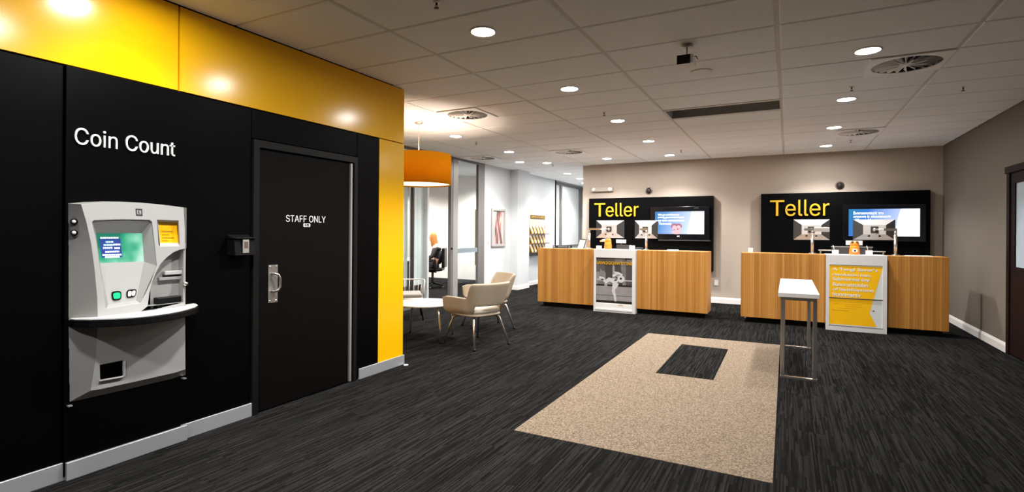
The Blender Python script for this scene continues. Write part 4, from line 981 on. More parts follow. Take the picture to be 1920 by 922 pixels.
def tv(x0, x1, z0, z1, bz, m_, label, wedge, lines):
    t = thing('wall_tv', label, 'television', (0, 0, 0), 0, 'wall screens on the black boards')
    box('bezel', (x0 - bz, BY - 0.055, z0 - bz * 1.1), (x1 + bz, BY - 0.002, z1 + bz), TVB, t, 0.006)
    s = MB().box((x0, BY - 0.057, z0), (x1, BY - 0.054, z1)).build('screen', m_, t)
    W, H = x1 - x0, z1 - z0; SY = BY - 0.057
    WE = mat('tv_white', (0.05, 0.05, 0.05), 0.3, emit=(0.85, 0.93, 1.0), es=1.15)
    MB().prism([(x0 + W * u, z0 + H * v) for u, v in wedge], [], 0, 0.0008, on_back(SY)).build('screen_wedge', WE, s)
    for body, u0, u1, v0, v1 in lines:
        lettering('screen_text', body, x0 + W * u0, x0 + W * u1, z0 + H * v0, z0 + H * v1, 0.0008, on_back(SY - 0.0005), WTEXT, s, 'screen_text', False)
    return t, s, SY
t1, s1, SY = tv(-2.52, -1.52, 1.42, 1.895, 0.10, TV1, 'lit wall television on the left board showing two pink faces', [(0.66, 0.0), (1, 0), (1, 1), (0.75, 1), (0.70, 0.5)],
   [('Wo go amnlinate so', 0.06, 0.50, 0.80, 0.90), ('ormng ptromononce ose', 0.06, 0.60, 0.68, 0.77), ('on toin monaoneso', 0.06, 0.60, 0.56, 0.65), ('Tannwnts', 0.08, 0.34, 0.42, 0.52)])
PINK = mat('screen_pink', (0.1, 0.05, 0.05), 0.4, emit=(0.95, 0.55, 0.62), es=0.9); PLUM = mat('screen_plum', (0.1, 0.05, 0.05), 0.4, emit=(0.28, 0.10, 0.20), es=0.8)
def sblob(u, v, ru, rv, m_, off):
    pts = [(-2.52 + 1.0 * (u + ru * math.cos(2 * PI * k / 18)), 1.42 + 0.475 * (v + rv * math.sin(2 * PI * k / 18))) for k in range(18)]
    MB().prism(pts, [], 0, off, on_back(SY)).build('screen_figure', m_, s1)
sblob(0.40, 0.34, 0.065, 0.13, PLUM, 0.0009); sblob(0.49, 0.34, 0.07, 0.13, PLUM, 0.0009); sblob(0.41, 0.27, 0.05, 0.12, PINK, 0.0012); sblob(0.49, 0.26, 0.05, 0.13, PINK, 0.0012); sblob(0.45, 0.08, 0.10, 0.09, PINK, 0.001); sblob(0.40, 0.19, 0.015, 0.03, PLUM, 0.0016); sblob(0.475, 0.22, 0.015, 0.04, PLUM, 0.0016)
box('indicator', (-2.06, BY - 0.057, 1.362), (-2.01, BY - 0.054, 1.385), WPLAST, t1); box('maker_mark', (-1.72, BY - 0.057, 1.955), (-1.63, BY - 0.054, 1.97), DGREY, t1)
box('sound_bar', (-2.45, BY - 0.05, 1.275), (-1.40, BY - 0.002, 1.30), DGREY, t1, 0.003)
t2, s2, SY2 = tv(0.99, 2.04, 1.41, 1.90, 0.085, TV2, 'lit wall television on the right board, half hidden by a monitor', [(0.66, 0.0), (1, 0), (1, 1), (0.74, 1), (0.70, 0.7)],
   [('Evnroonotecis tro', 0.07, 0.50, 0.80, 0.91), ('unnowe is oleonanorm', 0.07, 0.60, 0.68, 0.78), ('of Ihe norld', 0.07, 0.32, 0.55, 0.65)])
box('bracket', (0.905, BY - 0.03, 1.36), (0.95, BY - 0.002, 1.60), ALU, t2, 0.003)

# ------------------------------------------------------------------ fittings on the back wall
def dome(x, z, label):
    t = thing('dome_camera', label, 'camera', (x, BW, z), 0, 'dome cameras over the boards')
    o = MB().lathe([(0, 0.02), (0.072, 0.02), (0.078, 0.0), (0, 0)], n=28).build('base_ring', ALU, t); o.rotation_euler = (PI / 2, 0, 0)
    o = MB().lathe([(0.0, 0.075), (0.03, 0.068), (0.05, 0.048), (0.058, 0.02)], n=24).build('dome_glass', mat('smoked_dome', (0.03, 0.022, 0.02), 0.08), t); o.rotation_euler = (PI / 2, 0, 0)
dome(-2.70, 2.366, 'small dark dome camera on the wall above the left board')
dome(0.86, 2.359, 'small dark dome camera on the wall above the right board')
t = thing('emergency_light', 'white twin-spot emergency light high on the taupe wall', 'light', (-3.76, BW - 0.004, 2.42))
MB().box((-0.26, -0.05, -0.045), (0.26, 0.0, 0.05)).build('housing', mat('fitting_taupe_white', (0.44, 0.39, 0.34), 0.5), t, 0.006)
for x in (-0.19, 0.19):
    o = MB().lathe([(0, 0.03), (0.035, 0.028), (0.045, 0.0)], n=20).build('spot_head', WPLAST, t); o.rotation_euler = (PI / 2, 0, 0); o.location = (x, -0.05, 0.0)
t = thing('wall_socket', 'small white wall socket beside the left counter', 'socket', (-1.30, BW - 0.001, 0.42))
MB().box((-0.04, -0.012, -0.055), (0.04, 0, 0.055)).build('plate', WPLAST, t, 0.003)

# ------------------------------------------------------------------ monitors on arms (seen from behind)
SILV = mat('monitor_silver', (0.62, 0.61, 0.60), 0.3, metal=0.25)
def monitor(x0, x1, z0, z1, y, px, label, cx=None, armz=None):
    """x0..x1,z0..z1 rear outline; px = where the pole stands on the counter"""
    t = thing('monitor', label, 'monitor', (px, 9.70, CTZ), 0, 'monitors on arms')
    X0, X1, Z0, Z1 = x0 - px, x1 - px, z0 - CTZ, z1 - CTZ; Y = y - 9.70
    W, H = X1 - X0, Z1 - Z0
    MB().box((X0, Y + 0.02, Z0), (X1, Y + 0.045, Z1)).build('screen', BPLAST, t, 0.004)
    i0, i1, j0, j1 = X0 + 0.23 * W, X1 - 0.23 * W, Z0 + 0.27 * H, Z1 - 0.27 * H; yb = Y - 0.045
    A = [(X0, Y + 0.02, Z0), (X1, Y + 0.02, Z0), (X1, Y + 0.02, Z1), (X0, Y + 0.02, Z1)]; B = [(i0, yb, j0), (i1, yb, j0), (i1, yb, j1), (i0, yb, j1)]
    MB().add(A + B, [(0, 1, 5, 4), (2, 3, 7, 6), (4, 5, 6, 7)]).build('casing', SILV, t)
    MB().add([A[0], A[3], B[3], B[0]], [(0, 1, 2, 3)]).build('side_vent', DGREY, t)
    MB().add([A[1], A[2], B[2], B[1]], [(0, 1, 2, 3)]).build('side_vent', DGREY, t)
    cxm, czm = (X0 + X1) / 2, (Z0 + Z1) / 2 - 0.0
    MB().box((cxm - 0.05, yb - 0.012, czm - 0.05), (cxm + 0.05, yb, czm + 0.05)).build('mount_plate', DGREY, t, 0.002)
    o = MB().lathe([(0, 0.035), (0.022, 0.033), (0.026, 0)], n=18).build('mount_hub', CHROME, t); o.rotation_euler = (PI / 2, 0, 0); o.location = (cxm, yb - 0.012, czm)
    for dx in (-0.07, 0.07):
        o = MB().lathe([(0, 0.004), (0.016, 0.003), (0.017, 0)], n=14).build('rubber_plug', BPLAST, t); o.rotation_euler = (PI / 2 - 0.4, 0, 0); o.location = (cxm + dx, yb + 0.012, j0 - 0.025)
    ph_ = 0.27 if armz is None else armz
    MB().tube([(0, 0, 0.012), (0, 0, ph_)], 0.022, 18).build('pole', CHROME, t)
    MB().lathe([(0.0, 0.014), (0.05, 0.012), (0.055, 0.0), (0, 0)], n=24).build('base', CHROME, t)
    s = 1 if cxm > 0 else -1
    ex = s * max(0.10, abs(cxm) * 0.55)
    m = MB().tube([(0, 0, ph_), (0, 0.0, ph_ + 0.02)], 0.026, 16)
    m.box((min(0, ex) - 0.015, -0.018, czm - 0.018), (max(0, ex) + 0.015, 0.018, czm + 0.018))
    m.tube([(ex, 0, czm), (cxm, yb - 0.03, czm)], 0.014, 10); m.tube([(0, 0, ph_), (0, 0, czm)], 0.018, 14)
    m.build('arm', CHROME, t)
    return t
monitor(-3.345, -2.785, 1.340, 1.678, 9.93, -3.400, 'silver-backed monitor at the left end of the left counter')
monitor(-2.580, -2.150, 1.338, 1.675, 9.93, -2.300, 'silver-backed monitor right of the orange toy on the left counter')
m3 = monitor(0.085, 0.605, 1.348, 1.683, 9.93, 0.352, 'silver-backed monitor in front of the right Teller letters', armz=0.30)
MB().box((0.02, -0.03, 0.35), (0.235, 0.0, 0.42)).build('arm_spring_box', ALUL, m3, 0.006)
monitor(0.925, 1.475, 1.358, 1.679, 9.93, 1.442, 'silver-backed monitor covering the right wall television', armz=0.28)

# ------------------------------------------------------------------ small things on the counters
def base(x, y, z=CTZ): return (x, y, z)
def money_box(x, y, label, side=False):
    t = thing('money_box', label, 'toy', base(x, y, CTZ + 0.006), 0, 'orange toy money boxes')
    MB().lathe([(0.0, 0), (0.065, 0.0), (0.070, 0.01), (0.068, 0.08), (0.060, 0.11), (0.055, 0.118)], n=24).build('body', ORANGEV, t)
    MB().lathe([(0.053, 0.115), (0.060, 0.13), (0.060, 0.17), (0.045, 0.195), (0.0, 0.20)], n=24).build('head', ORANGEV, t)
    MB().lathe([(0.058, 0.112), (0.064, 0.118), (0.058, 0.126)], n=24).build('collar', ORANGE, t)
    if side:
        MB().tube([(-0.04, -0.01, 0.16), (-0.10, -0.02, 0.155), (-0.15, -0.02, 0.14)], [0.035, 0.022, 0.010], 12).build('snout', mat('toy_cream', (0.9, 0.6, 0.35), 0.4), t)
    else:
        for dx in (-0.03, 0.03):
            MB().lathe([(0.0, 0.022), (0.014, 0.018), (0.02, 0.0), (0.014, -0.014), (0, -0.018)], (dx, -0.04, 0.185), 14).build('eye', mat('toy_brown', (0.12, 0.05, 0.02), 0.3), t)
        MB().box((-0.035, -0.074, 0.035), (0.035, -0.062, 0.085)).build('tummy_patch', mat('toy_pale', (0.95, 0.72, 0.6), 0.4), t, 0.008)
        o = MB().lathe([(0, 0.004), (0.012, 0.003), (0.013, 0)], n=14).build('tummy_dot', BPLAST, t); o.rotation_euler = (PI / 2, 0, 0); o.location = (0.0, -0.074, 0.06)
money_box(-2.98, 9.55, 'small orange toy with a pale snout on the left white cabinet', True)
money_box(0.905, 9.52, 'small orange toy money box with two eyes on the right white cabinet')
def tray_pot(x, y, w, h, label, pen=False, name='pen_pot', cat='pot'):
    t = thing(name, label, cat, base(x, y, CTZ + (0.006 if y < 9.59 else 0)), 0)
    m = MB(); m.box((-w / 2, -0.03, 0), (w / 2, -0.026, h)); m.box((-w / 2, 0.026, 0), (w / 2, 0.03, h)); m.box((-w / 2, -0.026, 0), (-w / 2 + 0.004, 0.026, h)); m.box((w / 2 - 0.004, -0.026, 0), (w / 2, 0.026, h)); m.box((-w / 2, -0.026, 0), (w / 2, 0.026, 0.004))
    m.build('cup', WPLAST, t)
    if pen: MB().tube([(0, 0, 0.01), (-0.03, 0, h + 0.07)], 0.006, 8).build('pen', ALUL, t)
tray_pot(-3.14, 9.5, 0.09, 0.06, 'small white pot left of the orange toy on left counter')
tray_pot(-2.51, 9.5, 0.09, 0.075, 'small white pot at the right corner of the left cabinet')
tray_pot(0.655, 9.52, 0.085, 0.065, 'white pot holding a pen, left of the toy on right counter', True)
tray_pot(1.09, 9.52, 0.085, 0.065, 'white pot holding a short pen, right of the toy on right counter', True)
tray_pot(-0.545, 9.6, 0.07, 0.075, 'tiny white cup at the left end of the right counter', False, 'cup', 'cup')
def card(x0, x1, z0, z1, y, label, m_=WPLAST):
    t = thing('card_holder', label, 'card holder', ((x0 + x1) / 2, y, CTZ))
    w = (x1 - x0) / 2
    MB().box((-w, -0.004, z0 - CTZ), (w, 0.004, z1 - CTZ)).build('card', m_, t)
    MB().box((-0.01, -0.002, 0.0), (0.01, 0.03, z0 - CTZ + 0.01)).build('stem', DGREY, t); MB().box((-w * 0.6, -0.03, 0), (w * 0.6, 0.04, 0.004)).build('foot', DGREY, t)
card(-2.88, -2.69, 1.245, 1.312, 9.74, 'white card on a stand between the two left counter monitors')
card(0.81, 1.03, 1.275, 1.345, 9.74, 'white card on a stand behind the orange toy on right counter')
t = thing('scanner_bar', 'low dark desk screen rail with silver arms behind the right toy', 'desk rail', (0.875, 9.66, CTZ))
MB().box((-0.26, -0.01, 0.0), (0.27, 0.01, 0.115)).build('dark_panel', DGREY, t, 0.003); MB().box((-0.27, -0.014, 0.112), (0.28, 0.014, 0.124)).build('top_rail', ALU, t, 0.002)
MB().box((-0.44, -0.01, 0.05), (-0.26, 0.01, 0.068)).build('side_arm', ALUL, t, 0.002); MB().box((0.27, -0.01, 0.045), (0.44, 0.01, 0.062)).build('side_arm', ALUL, t, 0.002)
box_ = MB().box((-0.42, -0.012, 0), (-0.40, 0.012, 0.05)).box((0.40, -0.012, 0), (0.42, 0.012, 0.05)).build('leg', ALU, t)
t = thing('scanner_bar', 'low dark desk screen rail behind the left toy', 'desk rail', (-2.72, 9.70, CTZ))
MB().box((-0.14, -0.01, 0.0), (0.14, 0.01, 0.085)).build('dark_panel', DGREY, t, 0.003); MB().box((0.14, -0.01, 0.0), (0.36, 0.01, 0.045)).build('low_panel', DGREY, t, 0.003)
def sheets(x, y, w, d, label, h=0.012, m_=WPLAST, rz=0.1):
    t = thing('paper_stack', label, 'paper', base(x, y), rz, 'papers on the counters')
    MB().box((-w / 2, -d / 2, 0), (w / 2, d / 2, h * 0.5)).build('sheets', m_, t); MB().box((-w / 2 + 0.012, -d / 2 + 0.01, h * 0.5), (w / 2, d / 2 - 0.01, h)).build('top_sheet', m_, t)
sheets(-1.80, 9.55, 0.20, 0.15, 'white papers lying on the right part of the left counter', 0.02)
sheets(1.70, 9.62, 0.30, 0.22, 'pale paper lying at the right end of the right counter', 0.008)
# left end of left counter
t = thing('document_tray', 'low black document tray at the far left end of left counter', 'tray', (-3.93, 9.62, CTZ))
MB().box((-0.16, -0.1, 0.0), (0.16, 0.1, 0.012)).box((-0.16, -0.1, 0.045), (0.16, 0.1, 0.055)).box((-0.16, 0.09, 0), (-0.14, 0.1, 0.055)).box((0.14, 0.09, 0), (0.16, 0.1, 0.055)).box((-0.16, -0.1, 0), (-0.15, -0.09, 0.055)).box((0.15, -0.1, 0), (0.16, -0.09, 0.055)).build('shelves', BPLAST, t)
t = thing('leaflet_holder', 'tilted white leaflet in a black stand near the left counter end', 'leaflet holder', (-3.53, 9.62, CTZ))
MB().add([(-0.07, -0.03, 0.0), (0.04, -0.03, 0.0), (0.07, 0.03, 0.17), (-0.04, 0.03, 0.17), (-0.07, -0.026, 0.0), (0.04, -0.026, 0.0), (0.07, 0.034, 0.17), (-0.04, 0.034, 0.17)], [(0, 1, 2, 3), (4, 7, 6, 5), (0, 4, 5, 1), (1, 5, 6, 2), (2, 6, 7, 3), (3, 7, 4, 0)]).build('leaflet', WPLAST, t)
MB().tube([(0.055, -0.03, 0.0), (0.085, 0.03, 0.175), (-0.03, 0.03, 0.18)], 0.008, 8).build('stand', BPLAST, t)

# ------------------------------------------------------------------ white high writing table
t = thing('high_table', 'narrow white topped writing table with square steel legs beside the mat', 'table', (0.095, 6.80, 0))
MB().box((-0.175, -0.90, 0.815), (0.185, 0.93, 0.86)).build('table_top', WLAM, t, 0.004)
MB().box((-0.155, -0.87, 0.785), (0.165, 0.90, 0.815)).build('under_frame', CHROME, t, 0.002)
for y in (-0.865, 0.755):
    for x in (-0.152, 0.130):
        MB().box((x, y, 0.012), (x + 0.036, y + 0.036, 0.785)).build('leg', CHROME, t, 0.002)
    MB().box((-0.155, y - 0.002, 0.0), (0.170, y + 0.038, 0.024)).build('foot_rail', CHROME, t, 0.002)

# ------------------------------------------------------------------ lounge: armchairs, round table, wire chair
def smooth(x): x = max(0, min(1, x)); return x * x * (3 - 2 * x)
def armchair(x, y, rz, label):
    """local +x is the front of the chair"""
    t = thing('armchair', label, 'armchair', (x, y, 0), rz, 'beige lounge armchairs')
    N, K = 48, 8
    v = []; f = []
    for i in range(N + 1):
        s = -1 + 2 * i / N; a = s * PI * 0.5
        # plan path: U open to +x
        if abs(s) < 0.62:
            q = s / 0.62 * PI / 2; bx, by = -0.03 - 0.245 * math.cos(q) ** 0.75, 0.275 * math.copysign(abs(math.sin(q)) ** 0.8, q)
        else:
            k = (abs(s) - 0.62) / 0.38; bx, by = -0.03 + 0.325 * k, math.copysign(0.275 + 0.01 * k, s)
        back = 1 - smooth((abs(s) - 0.33) / 0.15)
        top = 0.625 + 0.185 * back - 0.02 * smooth((abs(s) - 0.9) / 0.1)
        gap = 1 - smooth((abs(s) - 0.29) / 0.09)
        bot = 0.405 + 0.125 * gap + 0.02 * smooth((abs(s) - 0.85) / 0.15)
        nx, ny = (bx + 0.03), by; l = math.hypot(nx, ny) or 1; nx, ny = nx / l, ny / l
        for j in range(K + 1):
            h = j / K; z = bot + (top - bot) * h
            lean = 0.055 * max(0, (z - 0.42)) / 0.4 * (0.6 + 1.6 * back) - 0.05 * max(0, 0.47 - z) / 0.07
            v.append((bx + nx * lean, by + ny * lean, z))
    for i in range(N):
        for j in range(K): a = i * (K + 1) + j; f.append((a, a + K + 1, a + K + 2, a + 1))
    m = MB().add(v, f, 0, True); o = m.build('shell', FAB, t)
    so = o.modifiers.new('thick', 'SOLIDIFY'); so.thickness = 0.042; so.offset = 0
    bv = o.modifiers.new('soft', 'BEVEL'); bv.width = 0.016; bv.segments = 3; bv.limit_method = 'ANGLE'; bv.angle_limit = 0.9
    # seat cushion and pan
    def pad(w, x0, x1, z0, z1, nm, mt_):
        n = 32; pr = []
        for k in range(n):
            a = 2 * PI * k / n; ca, sa = math.cos(a), math.sin(a)
            pr.append(((x0 + x1) / 2 + (x1 - x0) / 2 * math.copysign(abs(ca) ** 0.55, ca), w * math.copysign(abs(sa) ** 0.6, sa)))
        m = MB(); rows = [(0.90, z0), (1.0, z0 + 0.012), (1.0, z1 - 0.018), (0.95, z1 - 0.004), (0.7, z1)]
        cxx = (x0 + x1) / 2; vv = []
        for sc_, z in rows: vv += [(cxx + (p[0] - cxx) * sc_, p[1] * sc_, z) for p in pr]
        ff = [(i * n + k, i * n + (k + 1) % n, (i + 1) * n + (k + 1) % n, (i + 1) * n + k) for i in range(len(rows) - 1) for k in range(n)] + [tuple(range(n - 1, -1, -1)), tuple(range((len(rows) - 1) * n, len(rows) * n))]
        return m.add(vv, ff, 0, True).build(nm, mt_, t)
    pad(0.262, -0.265, 0.30, 0.425, 0.485, 'seat_cushion', FABL); pad(0.268, -0.27, 0.30, 0.385, 0.43, 'seat_pan', FAB)
    for sx in (-1, 1):
        for sy in (-1, 1):
            kx, ky = (-0.19, 0.20) if sx < 0 else (0.18, 0.20)
            fx_, fy_ = (-0.31, 0.29) if sx < 0 else (0.30, 0.29)
            MB().tube([(kx * 0.6, sy * ky * 0.6, 0.375), (kx * 0.95, sy * ky * 0.95, 0.372), (kx * 1.08, sy * ky * 1.08, 0.35), (fx_, sy * fy_, 0.014)], 0.0155, 12).build('leg', CHROME, t)
            MB().tube([(fx_, sy * fy_, 0.022), (fx_ * 1.005, sy * fy_ * 1.005, 0.0)], 0.018, 12).build('foot_cap', BPLAST, t)
    return t
armchair(-3.55, 5.78, math.atan2(0.30, -0.95), 'nearer beige fabric armchair with its back to the viewer')
armchair(-4.02, 6.88, math.atan2(-0.80, -0.60), 'farther beige fabric armchair showing its inner seat')
t = thing('coffee_table', 'low round white topped table beside the armchairs', 'table', (-4.36, 5.77, 0))
MB().lathe([(0, 0.484), (0.425, 0.484), (0.43, 0.478), (0.42, 0.462), (0.0, 0.460)], n=56).build('table_top', WLAM, t)
for k, a in enumerate((-0.44, -0.44 + PI / 2, -0.44 + PI, -0.44 + 1.5 * PI)):
    ca, sa = math.cos(a), math.sin(a)
    MB().tube([(0.26 * ca, 0.26 * sa, 0.455), (0.36 * ca, 0.36 * sa, 0.44), (0.395 * ca, 0.395 * sa, 0.36), (0.42 * ca, 0.42 * sa, 0.2), (0.44 * ca, 0.44 * sa, 0.012)], 0.014, 10).build('leg', CHROME, t)
    MB().tube([(0.44 * ca, 0.44 * sa, 0.014), (0.441 * ca, 0.441 * sa, 0.0)], 0.014, 10).build('foot_cap', BPLAST, t)
# white wire-back chair beyond the table
t = thing('wire_chair', 'low chair with white wire rods and dark legs by the glass', 'chair', (-5.60, 6.88, 0), math.atan2(-0.75, 0.65))
WR = mat('white_wire', (0.80, 0.78, 0.75), 0.35)
m = MB(); m.tube([(0.28, -0.30, 0.62), (-0.20, -0.32, 0.62), (-0.31, -0.24, 0.62), (-0.31, 0.24, 0.62), (-0.20, 0.32, 0.62), (0.28, 0.30, 0.62)], 0.010, 8); m.build('top_rail', WR, t)
path = [Vector((0.28, -0.30, 0)), Vector((-0.20, -0.32, 0)), Vector((-0.31, -0.24, 0)), Vector((-0.31, 0.24, 0)), Vector((-0.20, 0.32, 0)), Vector((0.28, 0.30, 0))]
seg = [(path[i + 1] - path[i]).length for i in range(5)]; tot = sum(seg)
for k in range(23):
    d = tot * k / 22; i = 0
    while i < 4 and d > seg[i]: d -= seg[i]; i += 1
    p = path[i].lerp(path[i + 1], min(1, d / seg[i]))
    MB().tube([(p.x, p.y, 0.62), (p.x * 0.94, p.y * 0.94, 0.36)], 0.006, 6).build('rod', WR, t)
MB().tube([(0.26, -0.28, 0.36), (-0.19, -0.30, 0.36), (-0.29, -0.22, 0.36), (-0.29, 0.22, 0.36), (-0.19, 0.30, 0.36), (0.26, 0.28, 0.36), (0.26, -0.28, 0.36)], 0.010, 8).build('seat_rail', WR, t)
MB().box((-0.26, -0.26, 0.37), (0.26, 0.26, 0.43)).build('seat_cushion', mat('grey_seat_wool', (0.40, 0.37, 0.34), 0.9, noise=0.1, nscale=200), t, 0.02)
for sx, sy in ((1, 1), (1, -1), (-1, 1), (-1, -1)):
    MB().tube([(0.2 * sx, 0.22 * sy, 0.36), (0.26 * sx, 0.28 * sy, 0.0)], 0.013, 8).build('leg', BPLAST, t)

# ------------------------------------------------------------------ picture, leaflet rack
t = thing('framed_picture', 'narrow framed pinkish picture on the white wall', 'picture', (PX, 10.98, 1.54))
MB().prism([(-0.335, -0.45), (0.335, -0.45), (0.335, 0.45), (-0.335, 0.45)], [[(-0.27, -0.39), (0.27, -0.39), (0.27, 0.40), (-0.27, 0.40)]], 0.0, 0.035, lambda u, v, d: (d, u, v)).build('frame', mat('picture_frame_silver', (0.36, 0.35, 0.34), 0.4), t, 0.003)
PM = bpy.data.materials.new('picture_print'); PM.use_nodes = True; nt = PM.node_tree; bb = nt.nodes['Principled BSDF']; bb.inputs['Roughness'].default_value = 0.3
tc = nd(nt, 'ShaderNodeTexCoord'); mp = nd(nt, 'ShaderNodeMapping'); mp.inputs['Scale'].default_value = (1, 7, 2.2); nt.links.new(tc.outputs['Object'], mp.inputs[0])
n1 = nd(nt, 'ShaderNodeTexNoise'); n1.inputs['Scale'].default_value = 1.6; n1.inputs['Detail'].default_value = 4; nt.links.new(mp.outputs[0], n1.inputs['Vector'])
nt.links.new(ramp(nt, n1.outputs['Fac'], [(0.34, (0.06, 0.03, 0.03)), (0.48, (0.22, 0.09, 0.08)), (0.58, (0.52, 0.24, 0.19)), (0.72, (0.72, 0.55, 0.52))]), bb.inputs['Base Color'])
pr_ = MB().box((0.0, -0.27, -0.39), (0.010, 0.27, 0.40)).build('print', PM, t)
MB().prism([(-0.27, -0.39), (-0.14, -0.39), (-0.17, 0.0), (-0.06, 0.40), (-0.27, 0.40)], [], 0, 0.0015, lambda u, v, d: (0.010 + d, u, v)).build('pale_curve', mat('picture_pale', (0.36, 0.37, 0.37), 0.4), pr_)
MB().prism([(0.27, -0.39), (0.22, -0.39), (0.13, -0.10), (0.15, 0.15), (0.20, 0.40), (0.27, 0.40)], [], 0, 0.0015, lambda u, v, d: (0.010 + d, u, v)).build('pale_curve', mat('picture_pale_warm', (0.46, 0.43, 0.41), 0.4), pr_)
t = thing('call_point', 'tiny pinkish button plate left of the framed picture', 'button', (PX, 10.52, 1.19))
MB().box((0, -0.03, -0.03), (0.01, 0.03, 0.03)).build('plate', mat('pale_pink_plate', (0.75, 0.60, 0.58), 0.5), t, 0.002); MB().box((0.01, -0.012, -0.012), (0.016, 0.012, 0.012)).build('button', mat('red_button', (0.45, 0.12, 0.10), 0.4), t, 0.002)

rk = thing('leaflet_rack', 'tall wall rack of leaflets on the white corridor wall', 'rack', (PX, 13.2, 0))
CREAM = mat('rack_cream', (0.50, 0.42, 0.34), 0.5)
MB().box((0, -0.52, 0.90), (0.02, 0.52, 2.02)).build('back_board', CREAM, rk, 0.002)
MB().box((0.02, -0.47, 1.80), (0.03, 0.47, 1.90)).build('header_strip', mat('header_dark', (0.07, 0.05, 0.03), 0.5), rk)
lettering('header', 'BROCHURES', -0.43, 0.43, 1.82, 1.88, 0.003, lambda u, v, d: (0.03 + d, u, v), YPAINT, rk, 'header_text', False)
MB().box((0.02, -0.52, 0.80), (0.09, 0.52, 0.90)).build('bottom_tray', DGREY, rk, 0.004)
shelf_z = (1.40, 1.14, 0.90)
for z in shelf_z:
    MB().box((0.02, -0.50, z), (0.026, 0.50, z + 0.20)).build('amber_back', mat('rack_amber_back', (0.42, 0.20, 0.03), 0.5), rk)
for z in shelf_z:
    MB().box((0.02, -0.52, z - 0.02), (0.15, 0.52, z)).build('shelf', mat('rack_amber', (0.33, 0.17, 0.04), 0.4), rk, 0.002)
    MB().box((0.145, -0.52, z - 0.02), (0.150, 0.60, z - 0.006)).build('shelf_lip', ALUL, rk)
lm = MB().box((-0.003, -0.058, 0.0), (0.003, 0.058, 0.235)).box((-0.0032, -0.058, 0.02), (0.0034, -0.02, 0.20), 1).mesh('leaflet_body')
leafm = [mat('leaflet_white', (0.86, 0.82, 0.76), 0.4), ORANGE]
for q in leafm: lm.materials.append(q)
posn = ('leftmost', 'second from left', 'middle', 'second from right', 'rightmost'); rown = ('top', 'middle', 'bottom')
for r_, z in enumerate(shelf_z):
    for k in range(5):
        o = link('leaflet', lm); o.location = (PX + 0.075, 13.2 - 0.41 + 0.20 * k, z + 0.001); o.rotation_euler = (0.42, -0.18, 0.0)
        tag(o, '%s white and amber leaflet on the %s shelf of the wall rack' % (posn[k], rown[r_]), 'leaflet', 'leaflets in the wall rack')

# ------------------------------------------------------------------ office: person on a swivel chair at a desk
oc = thing('office_chair', 'black swivel office chair behind the glass partition', 'chair', (-8.0, 10.9, 0), math.atan2(-0.45, -0.9))
MB().box((-0.28, -0.23, 0.44), (0.22, 0.23, 0.52)).build('seat', BPLAST, oc, 0.03)
MB().box((-0.34, -0.24, 0.52), (-0.26, 0.24, 1.02)).build('backrest', BPLAST, oc, 0.03)
MB().tube([(0, 0, 0.10), (0, 0, 0.44)], 0.03, 12).build('gas_lift', DGREY, oc)
for k in range(5):
    a = 2 * PI * k / 5 + 0.3
    MB().tube([(0, 0, 0.13), (0.30 * math.cos(a), 0.30 * math.sin(a), 0.075)], [0.028, 0.016], 8).build('base_arm', BPLAST, oc)
    MB().tube([(0.30 * math.cos(a) - 0.02 * math.sin(a), 0.30 * math.sin(a) + 0.02 * math.cos(a), 0.031), (0.30 * math.cos(a) + 0.02 * math.sin(a), 0.30 * math.sin(a) - 0.02 * math.cos(a), 0.031)], 0.03, 14).build('caster', DGREY, oc)
MB().tube([(-0.05, -0.27, 0.50), (-0.08, -0.29, 0.70), (0.16, -0.29, 0.71)], 0.018, 8).build('armrest', BPLAST, oc)
MB().tube([(-0.05, 0.27, 0.50), (-0.08, 0.29, 0.70), (0.16, 0.29, 0.71)], 0.018, 8).build('armrest', BPLAST, oc)
ds = thing('office_desk', 'white office desk beside the seated person', 'desk', (-8.75, 10.55, 0), math.atan2(-0.45, -0.9))
MB().box((-0.35, -0.75, 0.71), (0.35, 0.75, 0.74)).build('desk_top', WLAM, ds, 0.003)
for sy in (-0.7, 0.7):
    MB().box((-0.32, sy - 0.02, 0), (0.32, sy + 0.02, 0.71)).build('desk_end', DGREY, ds)

def skin_mesh(name, verts, edges, radii, mt_, parent, root=0, lvl=1):
    me = bpy.data.meshes.new(name); me.from_pydata(verts, edges, []); o = link(name, me, mt_, parent)
    sk = o.modifiers.new('skin', 'SKIN'); sk.use_smooth_shade = True
    for i, r in enumerate(radii):
        d = me.skin_vertices[0].data[i]; d.radius = (r, r) if not isinstance(r, tuple) else r; d.use_root = (i == root)
    ss = o.modifiers.new('sub', 'SUBSURF'); ss.levels = lvl; ss.render_levels = lvl
    return o
pe = thing('person', 'seated person with golden shoulder length hair in dark clothes, back turned', 'person', (-7.97, 10.9, 0), math.atan2(-0.45, -0.9))
# local +x = facing direction
V = [(-0.08, 0, 0.58), (-0.10, 0, 0.78), (-0.08, 0, 0.95), (-0.05, 0, 1.06), (-0.03, 0, 1.14), (0.01, 0, 1.22), (0.02, 0, 1.30),
     (-0.06, 0.17, 1.02), (0.00, 0.24, 0.80), (0.24, 0.20, 0.76), (-0.06, -0.17, 1.02), (0.00, -0.24, 0.80), (0.24, -0.20, 0.76),
     (0.0, 0.10, 0.57), (0.40, 0.11, 0.56), (0.36, 0.11, 0.12), (0.48, 0.11, 0.05), (0.0, -0.10, 0.57), (0.40, -0.11, 0.56), (0.30, -0.12, 0.12), (0.42, -0.13, 0.05)]
E_ = [(0, 1), (1, 2), (2, 3), (3, 4), (4, 5), (5, 6), (3, 7), (7, 8), (8, 9), (3, 10), (10, 11), (11, 12), (0, 13), (13, 14), (14, 15), (15, 16), (0, 17), (17, 18), (18, 19), (19, 20)]
